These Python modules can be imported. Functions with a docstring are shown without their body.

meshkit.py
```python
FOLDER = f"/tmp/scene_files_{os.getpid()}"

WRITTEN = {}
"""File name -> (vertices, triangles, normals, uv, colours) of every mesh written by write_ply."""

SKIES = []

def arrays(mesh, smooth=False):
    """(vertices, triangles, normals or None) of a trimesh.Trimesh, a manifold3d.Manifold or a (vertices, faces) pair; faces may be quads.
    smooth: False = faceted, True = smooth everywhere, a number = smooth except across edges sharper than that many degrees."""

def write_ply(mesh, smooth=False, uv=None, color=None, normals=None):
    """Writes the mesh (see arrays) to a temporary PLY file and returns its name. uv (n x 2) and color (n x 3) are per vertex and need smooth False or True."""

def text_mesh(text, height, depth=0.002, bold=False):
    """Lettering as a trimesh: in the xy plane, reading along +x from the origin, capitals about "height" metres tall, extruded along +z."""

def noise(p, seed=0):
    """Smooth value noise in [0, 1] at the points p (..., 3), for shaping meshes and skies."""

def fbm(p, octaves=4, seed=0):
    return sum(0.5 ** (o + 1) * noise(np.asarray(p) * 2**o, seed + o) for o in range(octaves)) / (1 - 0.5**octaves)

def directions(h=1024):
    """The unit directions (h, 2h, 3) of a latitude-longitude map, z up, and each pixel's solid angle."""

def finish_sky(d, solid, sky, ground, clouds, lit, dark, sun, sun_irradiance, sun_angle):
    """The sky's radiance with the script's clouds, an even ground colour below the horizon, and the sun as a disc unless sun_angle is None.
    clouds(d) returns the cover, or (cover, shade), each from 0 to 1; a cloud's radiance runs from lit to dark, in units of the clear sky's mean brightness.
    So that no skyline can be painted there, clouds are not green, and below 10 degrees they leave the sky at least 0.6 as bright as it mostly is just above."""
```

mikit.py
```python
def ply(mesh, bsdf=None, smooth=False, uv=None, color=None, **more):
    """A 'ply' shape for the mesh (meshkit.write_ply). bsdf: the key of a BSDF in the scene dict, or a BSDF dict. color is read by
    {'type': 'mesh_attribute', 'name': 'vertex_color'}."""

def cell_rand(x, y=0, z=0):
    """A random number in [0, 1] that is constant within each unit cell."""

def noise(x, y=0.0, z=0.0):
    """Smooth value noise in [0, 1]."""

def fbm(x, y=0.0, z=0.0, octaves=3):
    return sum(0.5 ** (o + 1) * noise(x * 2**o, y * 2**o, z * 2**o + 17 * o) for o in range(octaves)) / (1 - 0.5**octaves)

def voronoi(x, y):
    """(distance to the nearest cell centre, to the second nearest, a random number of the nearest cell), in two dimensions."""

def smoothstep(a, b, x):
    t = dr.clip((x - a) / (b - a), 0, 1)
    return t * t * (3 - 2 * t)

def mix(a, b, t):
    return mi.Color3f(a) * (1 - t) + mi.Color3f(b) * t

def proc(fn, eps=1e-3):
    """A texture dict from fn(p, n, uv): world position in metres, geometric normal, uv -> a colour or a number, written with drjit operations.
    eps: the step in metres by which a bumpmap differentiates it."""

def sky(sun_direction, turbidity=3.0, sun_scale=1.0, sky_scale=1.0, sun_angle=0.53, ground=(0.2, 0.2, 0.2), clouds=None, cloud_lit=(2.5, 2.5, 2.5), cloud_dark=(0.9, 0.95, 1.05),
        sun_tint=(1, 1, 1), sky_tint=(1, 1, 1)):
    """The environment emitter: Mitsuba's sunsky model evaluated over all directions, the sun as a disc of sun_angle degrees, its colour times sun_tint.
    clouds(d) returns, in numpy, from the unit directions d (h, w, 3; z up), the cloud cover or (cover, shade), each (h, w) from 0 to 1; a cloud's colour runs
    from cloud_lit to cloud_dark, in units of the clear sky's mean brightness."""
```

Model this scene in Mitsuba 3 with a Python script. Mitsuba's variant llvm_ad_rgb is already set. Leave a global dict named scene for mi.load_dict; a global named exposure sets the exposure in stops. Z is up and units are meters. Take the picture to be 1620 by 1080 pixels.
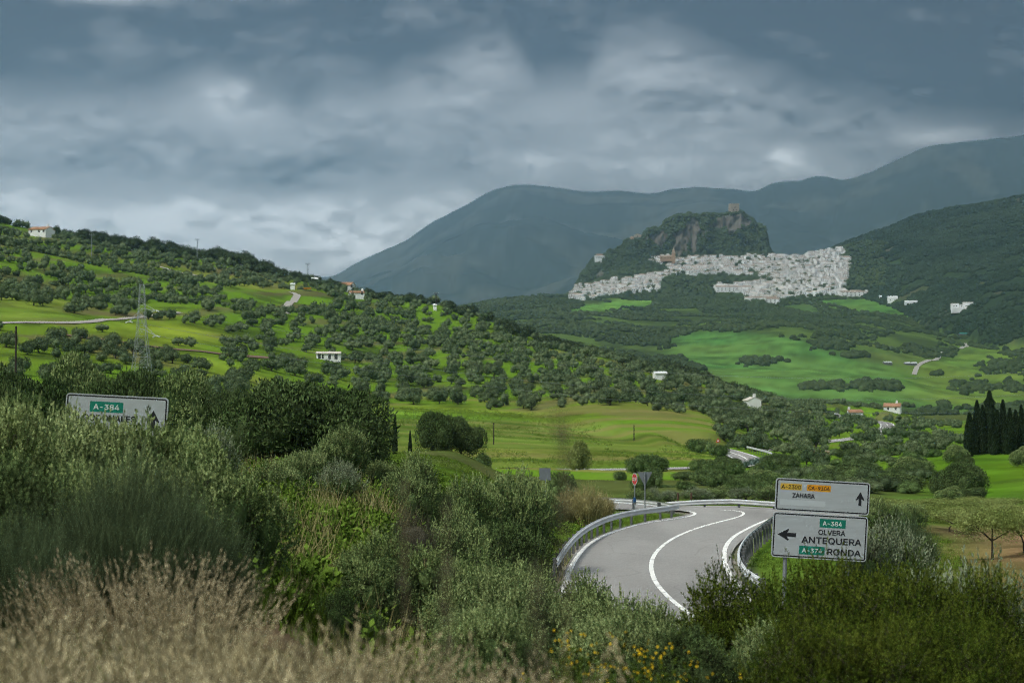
import math, numpy as np, trimesh, shapely, mitsuba as mi, drjit as dr, mikit, meshkit
from shapely.geometry import Polygon, LineString, box as sbox
from shapely.ops import unary_union
from scipy.interpolate import PchipInterpolator
from mikit import noise, fbm, mix, smoothstep

T = mi.ScalarTransform4f
scene, labels = {}, {}
# ------------------------------------------------------------------ camera, air, sky, exposure
F, CX, CY, HOR = 2800.0, 810.0, 540.0, 620.0        # focal length in photo pixels (1620 wide), horizon row
PITCH = math.atan((HOR - CY) / F)
scene['camera'] = {'type': 'thinlens', 'fov': 2 * math.degrees(math.atan(CX / F)), 'fov_axis': 'x', 'near_clip': 0.05, 'far_clip': 60000.0,
                   'aperture_radius': 0.0135, 'focus_distance': 75.0, 'medium': {'type': 'ref', 'id': 'haze_air'},
                   'to_world': T().look_at(origin=[0, 0, 0], target=[0, math.cos(PITCH), math.sin(PITCH)], up=[0, 0, 1])}
exposure = 1.28

def clouds(d):
    az = np.degrees(np.arctan2(d[..., 0], d[..., 1])); el = np.degrees(np.arcsin(np.clip(d[..., 2], -1, 1)))
    q = np.stack([d[..., 0], d[..., 1], d[..., 2] * 2.2], -1)
    w = meshkit.fbm(q * 7, 4, 3) - .5
    n1 = meshkit.fbm(q * 6 + w[..., None] * .9, 5, 11) - .5
    n2 = meshkit.fbm(q * 17 + w[..., None] * 1.6, 5, 23) - .5
    n3 = meshkit.fbm(q * 45 + w[..., None] * 3, 4, 31) - .5
    n4 = meshkit.fbm(q * 110 + w[..., None] * 5, 3, 47) - .5
    # a dark bank above about nine degrees all round, ragged lower edge; paler broken cloud below it
    edge = np.interp(az, [-30, -16, -11.5, -10.3, -9.5, -7.7, -6.9, -5.9, -4.3, -2.6, -1.4, -.2, .8, 2.4, 3.1, 5.1, 6.9, 9.9, 12.9, 16.2, 30],
                     [9.6, 9.4, 9.5, 10.0, 10.2, 9.7, 9.2, 9.9, 9.85, 10.5, 11.1, 11.3, 10.0, 10.2, 11.3, 11.4, 10.5, 9.3, 8.6, 8.0, 9.0]) + 1.8 * n2 + 1.9 * n3 + .9 * n4 + 1.2 * n1
    bank = 1 / (1 + np.exp(-np.clip((el - edge) / (.26 + .5 * np.clip(n1 + .1, 0, .5)), -40, 40)))
    low = .76 + .26 * n1 + .42 * n2 + .42 * n3 + .40 * n4 - .26 * np.exp(-((el - 5.0) / 1.7) ** 2)
    for a0, e0, wa, we, k in ((-13.2, 12.5, 2.2, .35, .7), (-9.0, 9.3, 1.3, .5, .36), (-8.4, 8.6, 2., .6, .14), (-1.0, 10.5, .9, .7, .14), (-2.7, 6.2, 1.6, .5, .5), (-5.8, 6.0, 1.1, .5, .4), (-10.5, 5.7, 3.6, .6, .8), (-15.8, 6.0, 1.2, .6, .7), (-4.6, 4.9, 2.4, .8, .8), (-3.2, 8.0, .7, 2.6, .10), (-2.0, 7.4, .5, 2.6, .08), (-13, 4.9, 4, .7, .3),
                              (-2.0, 5.2, 1.2, .5, .4), (.6, 7.2, 1.0, .4, .5), (3.8, 7.3, 2.6, .6, .38), (8.8, 7.4, 1.5, .45, .52), (8, 6.9, 3., .4, .3), (13.5, 8.1, 1.6, .35, .3), (-8, 4.2, 8., .8, .25), (1.5, 9.0, 2.5, 1.0, .16)):
        g = np.exp(-((az - a0) / wa) ** 2 - ((el - e0 + n2 * .8) / we) ** 2); low = low - k * g * np.clip(.62 + 2.4 * n2 + 3.2 * n3 + 2.6 * n4, 0, 1.7)
    top = 1.015 + .18 * n1 + .34 * n2 + .24 * n3 + .14 * n4 - .75 * np.exp(-((az + 13.2) / 1.9) ** 2 - ((el - 12.6) / .4) ** 2) * np.clip(.8 + 2 * n2 + 2 * n3, 0, 1.2)
    shade = low * (1 - bank) + top * bank
    high = np.clip((el - 16) / 20, 0, 1)                 # thinner, paler overcast overhead
    shade = shade * (1 - high) + (.72 + .5 * n1) * high
    return np.ones_like(shade), np.clip(shade, 0, 1)

SUN = (-0.52, -0.44, 0.73)
scene['sky'] = mikit.sky(SUN, turbidity=3, sun_scale=1.08, sun_angle=11, sun_tint=(.84, .95, 1.10), clouds=clouds, ground=(.1, .13, .08),
                         cloud_lit=(12.0, 12.4, 12.5), cloud_dark=(.0, .015, .09))
scene['haze_air'] = {'type': 'homogeneous', 'albedo': {'type': 'rgb', 'value': [.60, .82, 1.0]}, 'sigma_t': 1.25e-4, 'phase': {'type': 'hg', 'g': 0.85}}

# ------------------------------------------------------------------ photo pixel <-> world helpers (layout only)
def ray(u, v):
    a, b = (np.asarray(u, float) - CX) / F, (CY - np.asarray(v, float)) / F
    y = math.cos(PITCH) - b * math.sin(PITCH)
    return a / y, (math.sin(PITCH) + b * math.cos(PITCH)) / y          # x and z per metre of depth y
def P(u, v, y):
    sx, sz = ray(u, v)
    return np.stack([sx * y, np.broadcast_to(y, np.shape(sx)) * 1.0, sz * y], -1)
def zrow(v, d): return ray(CX, v)[1] * d
def S(u): return (np.asarray(u, float) - CX) / F
def PX(y): return y / F                                                  # metres per photo pixel at depth y
def curve(us, vals):
    f = PchipInterpolator(S(us), vals); lo, hi = S(us[0]), S(us[-1])
    return lambda s: f(np.clip(s, lo, hi))

# ------------------------------------------------------------------ materials
def rgb(*c): return {'type': 'rgb', 'value': list(map(float, c))}
def mat(name, color, rough=.7, spec=.3, two=True, **k):
    b = {'type': 'principled', 'base_color': color if isinstance(color, dict) else rgb(*color), 'roughness': rough, 'specular': spec, **k}
    scene[name] = {'type': 'twosided', 'bsdf': b} if two else b
def flat(name, color):
    scene[name] = {'type': 'twosided', 'bsdf': {'type': 'diffuse', 'reflectance': color if isinstance(color, dict) else rgb(*color)}}
def leafy(a, b, fs, ff=1.3):
    def fn(p, n, uv):
        t = noise(p.x * fs + 7.1, p.y * fs, p.z * fs)
        k = .72 + .56 * noise(p.x * ff, p.y * ff + 3.3, p.z * ff)
        return mix(a, b, t) * k
    return mikit.proc(fn)
flat('m_land', {'type': 'mesh_attribute', 'name': 'vertex_color'})
flat('m_leaf_far', leafy((.052, .084, .040), (.138, .175, .088), .12, .5))
flat('m_leaf_wood', leafy((.034, .052, .026), (.062, .085, .038), .012, .06))
flat('m_leaf_mount', leafy((.018, .032, .022), (.036, .054, .032), .012, .06))
flat('m_leaf_olive', leafy((.064, .112, .034), (.135, .188, .072), .35, 3.))
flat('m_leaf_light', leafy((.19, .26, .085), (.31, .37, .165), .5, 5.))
flat('m_leaf_dark', leafy((.046, .072, .028), (.092, .125, .050), .35, 3.))
flat('m_leaf_lush_shaded', leafy((.022, .044, .006), (.062, .088, .012), .9, 6.))  # shade inside the bush is put into this dark leaf colour
flat('m_leaf_lush_lit_tip', leafy((.058, .088, .012), (.115, .140, .022), .9, 6.))  # lit tops of the bush put into the colour, over some new growth
flat('m_leaf_weed', leafy((.075, .140, .018), (.145, .215, .035), .9, 6.))
flat('m_leaf_broom', leafy((.062, .098, .046), (.108, .142, .072), .6, 4.))
flat('m_leaf_silver', leafy((.14, .18, .10), (.27, .31, .20), .8, 6.))
flat('m_leaf_almond', leafy((.15, .20, .05), (.27, .31, .11), .6, 4.))
flat('m_cypress', leafy((.018, .032, .017), (.036, .056, .028), .4, 2.))
flat('m_grass', leafy((.070, .125, .016), (.145, .215, .034), .5, 3.))
flat('m_dry', leafy((.30, .255, .14), (.46, .40, .25), .9, 6.))
flat('m_pink', leafy((.28, .225, .14), (.42, .36, .23), .9, 6.))
flat('m_reed', leafy((.24, .22, .09), (.40, .35, .17), .5, 3.))
flat('m_bark', leafy((.045, .036, .028), (.095, .08, .062), 1.5, 9.))
flat('m_twig', (.085, .080, .055))
flat('m_flower', (.62, .42, .02))
flat('m_blossom', (.55, .50, .52))
flat('m_agave', (.11, .16, .135))
def asphalt(p, n, uv):
    k = .72 + .46 * fbm(p.x * .35, p.y * .12, 0., 3) + .20 * (noise(p.x * 18, p.y * 18) - .5)
    f1, f2, _ = mikit.voronoi(p.x * .22 + 1.5 * noise(p.x * .3, p.y * .3), p.y * .12); crack = 1 - smoothstep(.0, .035, f2 - f1)
    patch = smoothstep(.60, .72, fbm(p.x * .10 + 5, p.y * .05, 2., 3))
    return mi.Color3f(.208, .202, .192) * k * (1 - .38 * patch) * (1 - .14 * crack)
mat('m_asphalt', mikit.proc(asphalt), .75, .3)
def paint(p, n, uv):
    w = smoothstep(.56, .78, fbm(p.x * 3, p.y * 3, 1., 3))
    return mix((.66, .66, .63), (.36, .36, .36), w * .7)
mat('m_paint', mikit.proc(paint), .6)
def galv(p, n, uv):
    return mi.Color3f(.52, .54, .55) * (.72 + .5 * fbm(p.x * 1.3, p.y * 1.3, p.z * 7, 3))
mat('m_galv', mikit.proc(galv), .45, .5, metallic=.08)
mat('m_post', (.10, .105, .11), .6)
mat('m_steel', (.23, .25, .27), .5, metallic=.3)
mat('m_lattice', (.30, .33, .34), .55, .4)
mat('m_rust', (.10, .05, .035), .8)
mat('m_wood', (.035, .026, .022), .85)
def signface(p, n, uv):
    return mi.Color3f(.385, .42, .44) * (.90 + .16 * fbm(p.x * 2, 0., p.z * 9, 3))
mat('m_sign', mikit.proc(signface), .4)
mat('m_sign_edge', (.42, .46, .48), .4)
mat('m_black', (.015, .016, .02), .5)
mat('m_green', (.008, .165, .115), .45)
mat('m_letter', (.60, .66, .66), .45)
mat('m_yellow', (.55, .36, .05), .5)
mat('m_orange', (.62, .27, .012), .5)
mat('m_fade', (.455, .50, .52), .45)
mat('m_red', (.50, .022, .025), .45)
mat('m_blue', (.02, .08, .22), .5)
mat('m_back', (.16, .18, .20), .5)
def white(p, n, uv):
    return mi.Color3f(.90, .915, .925) * (.84 + .16 * mikit.cell_rand(p.x * .13, p.y * .11)) * (.92 + .1 * noise(p.x * .4, p.y * .4, p.z * .8))
flat('m_white', mikit.proc(white))
def tile(p, n, uv):
    return mix((.24, .17, .125), (.42, .35, .29), noise(p.x * .2, p.y * .2, p.z * .2))
flat('m_tile', mikit.proc(tile))
def tile_red(p, n, uv):
    return mi.Color3f(.34, .19, .12) * (.7 + .6 * noise(p.x * .6, p.y * .6, p.z * 1.5))
flat('m_tile_red', mikit.proc(tile_red))
flat('m_tile_pale', (.60, .55, .49))
flat('m_window', (.06, .065, .07))
flat('m_ochre', (.40, .27, .18))
def stone(p, n, uv):
    return mi.Color3f(.36, .31, .25) * (.65 + .6 * fbm(p.x * .35, p.y * .35, p.z * .5, 3))
flat('m_stone', mikit.proc(stone))
flat('m_gravel', (.38, .355, .315))
flat('m_soiltrack', (.20, .14, .10))
flat('m_glaze', (.75, .78, .78))
flat('m_teal', (.05, .22, .20))

# ------------------------------------------------------------------ object helpers
def key(name):
    if name not in scene and name not in labels and not any(k.startswith(name + '__') for k in scene): return name
    i = 1
    while True:
        k = f'{name}_{i:03d}'
        if k not in scene and k not in labels and not any(q.startswith(k + '__') for q in scene): return k
        i += 1
counts = {}
def fast_key(name):
    n = counts.get(name, 0); counts[name] = n + 1
    return name if n == 0 else f'{name}_{n:03d}'
def tag(k, label, cat=None, group=None, kind=None):
    d = {'label': label}
    if cat: d['category'] = cat
    if group: d['group'] = group
    if kind: d['kind'] = kind
    labels[k] = d
def thing(name, label, cat, group=None):
    k = fast_key(name); tag(k, label, cat, group); return k
partn = {}
def part(parent, name, mesh, m, smooth=False, M=None, label=None, kind=None, **kw):
    b = f'{parent}__{name}'; n = partn.get(b, 0); partn[b] = n + 1
    k = b if n == 0 else f'{b}_{n:03d}'
    d = mesh if isinstance(mesh, dict) else mikit.ply(mesh, m, smooth, **kw)
    scene[k] = {**d, 'to_world': T(M)} if M is not None else d
    if label or kind:
        labels[k] = {}
        if label: labels[k]['label'] = label
        if kind: labels[k]['kind'] = kind
    return k
def struct(name, mesh, m, label, smooth=False, color=None, kind='structure', cat=None):
    scene[name] = mikit.ply(mesh, m, smooth, color=color); tag(name, label, cat, kind=kind)
def mat4(loc=(0, 0, 0), rz=0., s=(1, 1, 1), rx=0., ry=0.):
    s = (s, s, s) if np.isscalar(s) else s
    M = trimesh.transformations.euler_matrix(rx, ry, rz, 'sxyz') @ np.diag([*s, 1.]); M[:3, 3] = loc
    return M
def cat_(ms):
    v, f, n = [], [], 0
    for m in ms:
        a, b = (m.vertices, m.faces) if hasattr(m, 'faces') else m
        v.append(np.asarray(a)); f.append(np.asarray(b) + n); n += len(a)
    return np.vstack(v), np.vstack(f)
def bx(x0, x1, y0, y1, z0, z1):
    m = trimesh.creation.box((x1 - x0, y1 - y0, z1 - z0)); m.apply_translation(((x0 + x1) / 2, (y0 + y1) / 2, (z0 + z1) / 2)); return m
def tube(pts, rad, sides=6):
    import numpy as np
    p = np.asarray(pts, float); t = np.gradient(p, axis=0); t /= np.linalg.norm(t, axis=1, keepdims=True) + 1e-12
    a = np.cross(t, np.where(np.abs(t[:, 2:]) < .9, [0, 0, 1.], [1., 0, 0])); a /= np.linalg.norm(a, axis=1, keepdims=True) + 1e-12
    b = np.cross(t, a); g = np.arange(sides) * 2 * np.pi / sides; r = np.broadcast_to(rad, (len(p),))
    v = p[:, None] + r[:, None, None] * (np.cos(g)[None, :, None] * a[:, None] + np.sin(g)[None, :, None] * b[:, None])
    i, j = np.meshgrid(np.arange(len(p) - 1), np.arange(sides), indexing='ij')
    q = np.stack([i * sides + j, i * sides + (j + 1) % sides, (i + 1) * sides + (j + 1) % sides, (i + 1) * sides + j], -1).reshape(-1, 4)
    f = np.vstack([q[:, [0, 1, 2]], q[:, [0, 2, 3]]])
    n = len(p) * sides
    caps = [[n, (k + 1) % sides, k] for k in range(sides)] + [[n + 1, n - sides + k, n - sides + (k + 1) % sides] for k in range(sides)]
    return np.vstack([v.reshape(-1, 3), p[:1], p[-1:]]), np.vstack([f, caps])
def tiled(mesh, Ms):
    v, f = (mesh.vertices, mesh.faces) if hasattr(mesh, 'faces') else mesh
    Ms = np.asarray(Ms); vs = np.einsum('kij,nj->kni', Ms[:, :3, :3], v) + Ms[:, None, :3, 3]
    return vs.reshape(-1, 3), (np.asarray(f)[None] + (np.arange(len(Ms)) * len(v))[:, None, None]).reshape(-1, 3)
def Mats(pos, rz, s):
    n = len(pos); M = np.zeros((n, 4, 4)); c, q = np.cos(rz), np.sin(rz)
    s = np.asarray(s, float); s = np.repeat(s[:, None], 3, 1) if s.ndim == 1 else s
    M[:, 0, 0], M[:, 0, 1], M[:, 1, 0], M[:, 1, 1] = c * s[:, 0], -q * s[:, 1], q * s[:, 0], c * s[:, 1]
    M[:, 2, 2] = s[:, 2]; M[:, :3, 3] = pos; M[:, 3, 3] = 1
    return M
groups = {}
def shapegroup(name, parts):
    scene[name] = {'type': 'shapegroup', **{k: mikit.ply(m, b, sm) for k, (m, b, sm) in parts.items()}}
def inst(k, g, M): scene[k] = {'type': 'instance', 'to_world': T(M), 'group': {'type': 'ref', 'id': g}}

# ------------------------------------------------------------------ terrain: one sheet, layers of real hills at real distances
# near ground and valley floor (metres below the camera) by column and depth
U0 = [-300, 0, 250, 420, 560, 700, 850, 950, 1100, 1300, 1500, 1650, 1900]
D0 = [1, 8, 13, 18, 25, 33, 42, 55, 75, 100, 125, 160, 215, 270, 330, 430, 600, 900]
Z0 = np.array([
 [-2.2, -2.2, -2.4, -2.8, -3.1, -3.3, -3.5, -3.5, -3.4, -3.4, -3.4, -3.3, -3.0, -2.6, -1.9, 1.0, 1, -20],
 [-2.2, -2.2, -2.4, -2.8, -3.1, -3.3, -3.5, -3.5, -3.4, -3.4, -3.5, -3.5, -3.4, -2.8, -2.0, 1.0, 1, -20],
 [-2.2, -2.2, -2.4, -2.8, -3.1, -3.2, -3.5, -3.5, -3.4, -3.5, -3.6, -3.8, -4.0, -3.4, -2.4, .6, 0, -20],
 [-2.2, -2.2, -2.4, -2.7, -2.9, -3.0, -3.1, -3.1, -3.3, -3.6, -3.8, -4.2, -5.0, -4.2, -3.2, -.8, -1, -20],
 [-2.2, -2.2, -2.5, -3.1, -3.6, -3.7, -3.6, -3.4, -3.4, -3.7, -4.2, -6.0, -8.4, -7.2, -5.6, -3.2, -3, -20],
 [-2.2, -2.2, -2.6, -3.3, -4.1, -4.6, -4.9, -4.7, -4.3, -4.1, -4.2, -6.6, -8.8, -8.0, -6.6, -3.9, -4, -20],
 [-2.2, -2.2, -2.6, -3.4, -4.3, -5.0, -5.6, -6.0, -6.1, -6.6, -7.0, -7.9, -8.8, -8.4, -7.8, -5.5, -6, -25],
 [-2.2, -2.2, -2.7, -3.5, -4.4, -5.2, -6.0, -6.5, -6.7, -7.1, -7.4, -8.2, -9.0, -8.8, -8.6, -8, -8, -25],
 [-2.2, -2.3, -2.8, -3.6, -4.6, -5.4, -6.1, -6.5, -6.7, -7.0, -7.5, -8.3, -9.1, -9.3, -10, -11, -9, -25],
 [-2.2, -2.4, -3.0, -3.9, -4.7, -5.5, -6.2, -6.5, -6.7, -7.1, -7.6, -8.5, -9.6, -10.2, -11, -11.5, -11.5, -20],
 [-2.2, -2.4, -3.0, -3.9, -4.7, -5.4, -5.9, -6.2, -6.9, -7.6, -8.2, -8.6, -8.6, -9.0, -10.5, -11.5, -12, -16],
 [-2.2, -2.4, -3.0, -3.8, -4.5, -5.2, -5.7, -6.1, -6.7, -7.5, -8.1, -8.2, -8.0, -8.6, -10, -11, -12, -16],
 [-2.2, -2.4, -3.0, -3.8, -4.4, -5.0, -5.6, -6.0, -6.5, -7.3, -7.9, -8.0, -8.0, -8.6, -10, -11, -12, -16]])
su, ld = np.linspace(S(-300), S(1900), 240), np.linspace(0, np.log(900), 260)
_a = PchipInterpolator(np.log(D0), Z0, axis=1)(ld)
T0 = PchipInterpolator(S(U0), _a, axis=0)(su)
def bil(tab, gx, gy, x, y):
    i = np.clip(np.searchsorted(gx, x) - 1, 0, len(gx) - 2); j = np.clip(np.searchsorted(gy, y) - 1, 0, len(gy) - 2)
    a = np.clip((x - gx[i]) / (gx[i + 1] - gx[i]), 0, 1); b = np.clip((y - gy[j]) / (gy[j + 1] - gy[j]), 0, 1)
    return (tab[i, j] * (1 - a) + tab[i + 1, j] * a) * (1 - b) + (tab[i, j + 1] * (1 - a) + tab[i + 1, j + 1] * a) * b
def L0(s, d): return bil(T0, su, ld, s, np.log(np.maximum(d, 1)))
def ridge(us, vr, dr_, uf, vf, df, power=1.0, back=.35, skirt=.10):
    VR, DR, VF, DF = curve(us, vr), curve(us, dr_), curve(uf, vf), curve(uf, df)
    def fn(s, d):
        drr, dff = DR(s), DF(s); zr, zf = zrow(VR(s), drr), zrow(VF(s), dff)
        t = (d - dff) / (drr - dff)
        front = zf + (zr - zf) * np.sign(t) * np.abs(t) ** power
        front = np.where(t < 0, zf + (d - dff) * skirt, front)
        over = np.maximum(d - drr, 0)
        return np.where(d <= drr, front, zr - back * over * over / (over + .04 * drr))
    return fn
L1 = ridge([-500, -150, 0, 150, 330, 430, 520, 600, 700, 830, 950, 1060, 1150, 1250, 1350, 1450, 1520, 1650],
           [290, 322, 350, 384, 414, 434, 449, 470, 493, 530, 562, 594, 622, 643, 652, 660, 690, 760],
           [950, 930, 900, 890, 880, 870, 850, 820, 780, 730, 700, 690, 690, 720, 760, 760, 740, 700],
           [-500, 0, 300, 500, 600, 700, 830, 950, 1100, 1250, 1400, 1650],
           [640, 640, 640, 646, 650, 646, 650, 668, 708, 700, 690, 780],
           [300, 310, 340, 400, 420, 430, 425, 370, 285, 400, 560, 560], 1.08, .30)
L2s = [400, 600, 720, 800, 870, 920, 1000, 1100, 1200, 1400, 1500, 1620, 1800]
L2d = [700, 950, 1200, 1500, 1900, 2300, 2600, 2800, 3050]
L2v = np.array([
 [760, 700, 660, 620, 585, 560, 545, 540, 538], [760, 700, 650, 605, 560, 530, 515, 512, 512], [750, 690, 630, 578, 530, 504, 490, 490, 492], [745, 688, 628, 572, 522, 494, 476, 476, 479],
 [740, 686, 626, 570, 518, 489, 471, 468, 470], [740, 685, 625, 570, 520, 490, 476, 470, 462], [740, 684, 628, 575, 525, 497, 480, 472, 452], [740, 686, 636, 582, 525, 500, 484, 474, 452],
 [740, 690, 645, 588, 524, 499, 486, 474, 452], [740, 694, 652, 600, 548, 512, 488, 470, 445], [740, 700, 660, 615, 560, 530, 505, 480, 450], [740, 704, 664, 620, 565, 540, 515, 490, 460], [740, 704, 664, 620, 565, 540, 515, 490, 460]], float)
l2l = np.linspace(np.log(700), np.log(3050), 160)
T2 = PchipInterpolator(np.log(L2d), zrow(L2v, np.array(L2d)[None]), axis=1)(l2l)
T2 = PchipInterpolator(S(L2s), T2, axis=0)(su)
def L2(s, d):
    z = bil(T2, su, l2l, s, np.log(np.maximum(d, 1)))
    z = np.where(d < 700, z - (700 - d) * .3, z)
    return np.where(d > 2950, np.where(s < S(895), z - (d - 2950) * .5, z - np.maximum(d - 3050, 0) * .5), z)
L3 = ridge([850, 890, 915, 960, 1000, 1050, 1120, 1180, 1230, 1275, 1310, 1345, 1420, 1500],
           [490, 470, 452, 428, 410, 405, 404, 403, 405, 402, 394, 385, 380, 400],
           [3150] * 14, [850, 905, 1000, 1200, 1400, 1500], [500, 480, 476, 476, 472, 480], [2780] * 6, 1.0, .5, .4)
L4 = ridge([1230, 1290, 1340, 1400, 1450, 1500, 1550, 1600, 1620, 1700, 1850, 2200],
           [455, 403, 384, 360, 341, 332, 323, 313, 307, 288, 275, 300], [3350] * 12,
           [1230, 1330, 1400, 1500, 1620, 1850], [500, 478, 480, 508, 542, 542], [2900, 2850, 2650, 2350, 2050, 2000], .95, .3, .4)
L5 = ridge([-200, 200, 330, 430, 500, 525, 560, 600, 640, 680, 720, 760, 790, 815, 860, 900, 930, 970, 1000, 1040, 1070, 1110, 1150, 1190, 1230, 1260, 1300, 1330, 1370, 1400, 1440, 1480, 1520, 1560, 1600, 1620, 1700, 1900, 2300],
           [480, 470, 455, 447, 440, 436, 417, 399, 381, 353, 331, 309, 296, 291, 293, 298, 302, 301, 303, 305, 300, 296, 297, 300, 287, 285, 280, 282, 273, 261, 244, 227, 223, 222, 216, 211, 197, 200, 300],
           [12000] * 39, [-200, 800, 1700, 2300], [560, 540, 540, 560], [8500] * 4, 1.0, .5)
L6 = ridge([-200, 100, 300, 420, 465, 500, 540, 620, 800], [462, 455, 446, 436, 433, 438, 446, 470, 520], [14200] * 9, [-200, 800], [540, 540], [12700] * 2, 1., .5)

RAD = np.unique(np.concatenate([np.exp(np.arange(np.log(1.0), np.log(45), .035)), np.exp(np.arange(np.log(45), np.log(120), .0065)), np.exp(np.arange(np.log(120), np.log(15000), .0105))]))
_fine = np.arange(-.305, .3051, .00155)
PHI = np.concatenate([np.linspace(-math.pi, -.9, 26, endpoint=False), np.linspace(-.9, -.305, 60, endpoint=False), _fine, np.linspace(.3052, .9, 60)[1:], np.linspace(.9, math.pi, 27)[1:]])
ph, rr = np.meshgrid(PHI, RAD, indexing='ij')
pc = np.clip(ph, -.42, .42)
gs, gd = np.tan(pc), rr * np.cos(pc)
X, Y = rr * np.sin(ph), rr * np.cos(ph)
def smax(a, b, k):
    h = np.clip(.5 + .5 * (a - b) / k, 0, 1)
    return b + (a - b) * h + k * h * (1 - h)
z0 = L0(gs, gd); z1 = L1(gs, gd); z2 = L2(gs, gd); z3 = np.where((gs > S(840)) & (gs < S(1510)), L3(gs, gd), -500); z4 = np.where(gs > S(1225), L4(gs, gd), -500); z5 = L5(gs, gd); z6 = L6(gs, gd)
pp = np.stack([X, Y, 0 * X], -1)
def fb(sc, oc, seed): return meshkit.fbm(pp / sc, oc, seed) - .5
amp = lambda a, b: np.clip((gd - a) / (b - a), 0, 1)
z1 = z1 + (fb(70, 4, 1) * 9 + fb(18, 3, 5) * 1.6) * amp(430, 620) * np.clip((930 - gd) / 100, 0, 1)
z2 = z2 + fb(160, 4, 2) * 20 * amp(1000, 1500)
gul = np.abs(fb(300, 4, 7)) * 2
z4 = z4 + (gul - .3) * 60 * np.clip((zrow(300, 3000) * 0 + 1) * amp(2200, 2900), 0, 1) * np.clip((3350 - gd) / 500, .12, 1) + fb(60, 3, 8) * 8
z5 = z5 + (np.abs(fb(1300, 5, 9)) * 2 - .25) * 620 * np.clip((12000 - gd) / 2200, 0, 1) * amp(8500, 9800) + fb(150, 3, 10) * 22
Z = smax(z0, z1, 1.2)
side = np.clip((np.abs(ph) - .5) / .8, 0, 1); Z = Z * (1 - .6 * side) - 3 * .6 * side
for zz in (z2, z3, z4, z5, z6): Z = np.maximum(Z, zz)
which = np.argmax(np.stack([z0, z1, z2, z3, z4, z5, z6]), 0)
Z = Z + (fb(2.2, 3, 14) * .30 + fb(9, 2, 15) * .5) * np.clip(1.2 - gd / 900, 0, 1) * np.clip(gd / 12, .25, 1)
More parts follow.
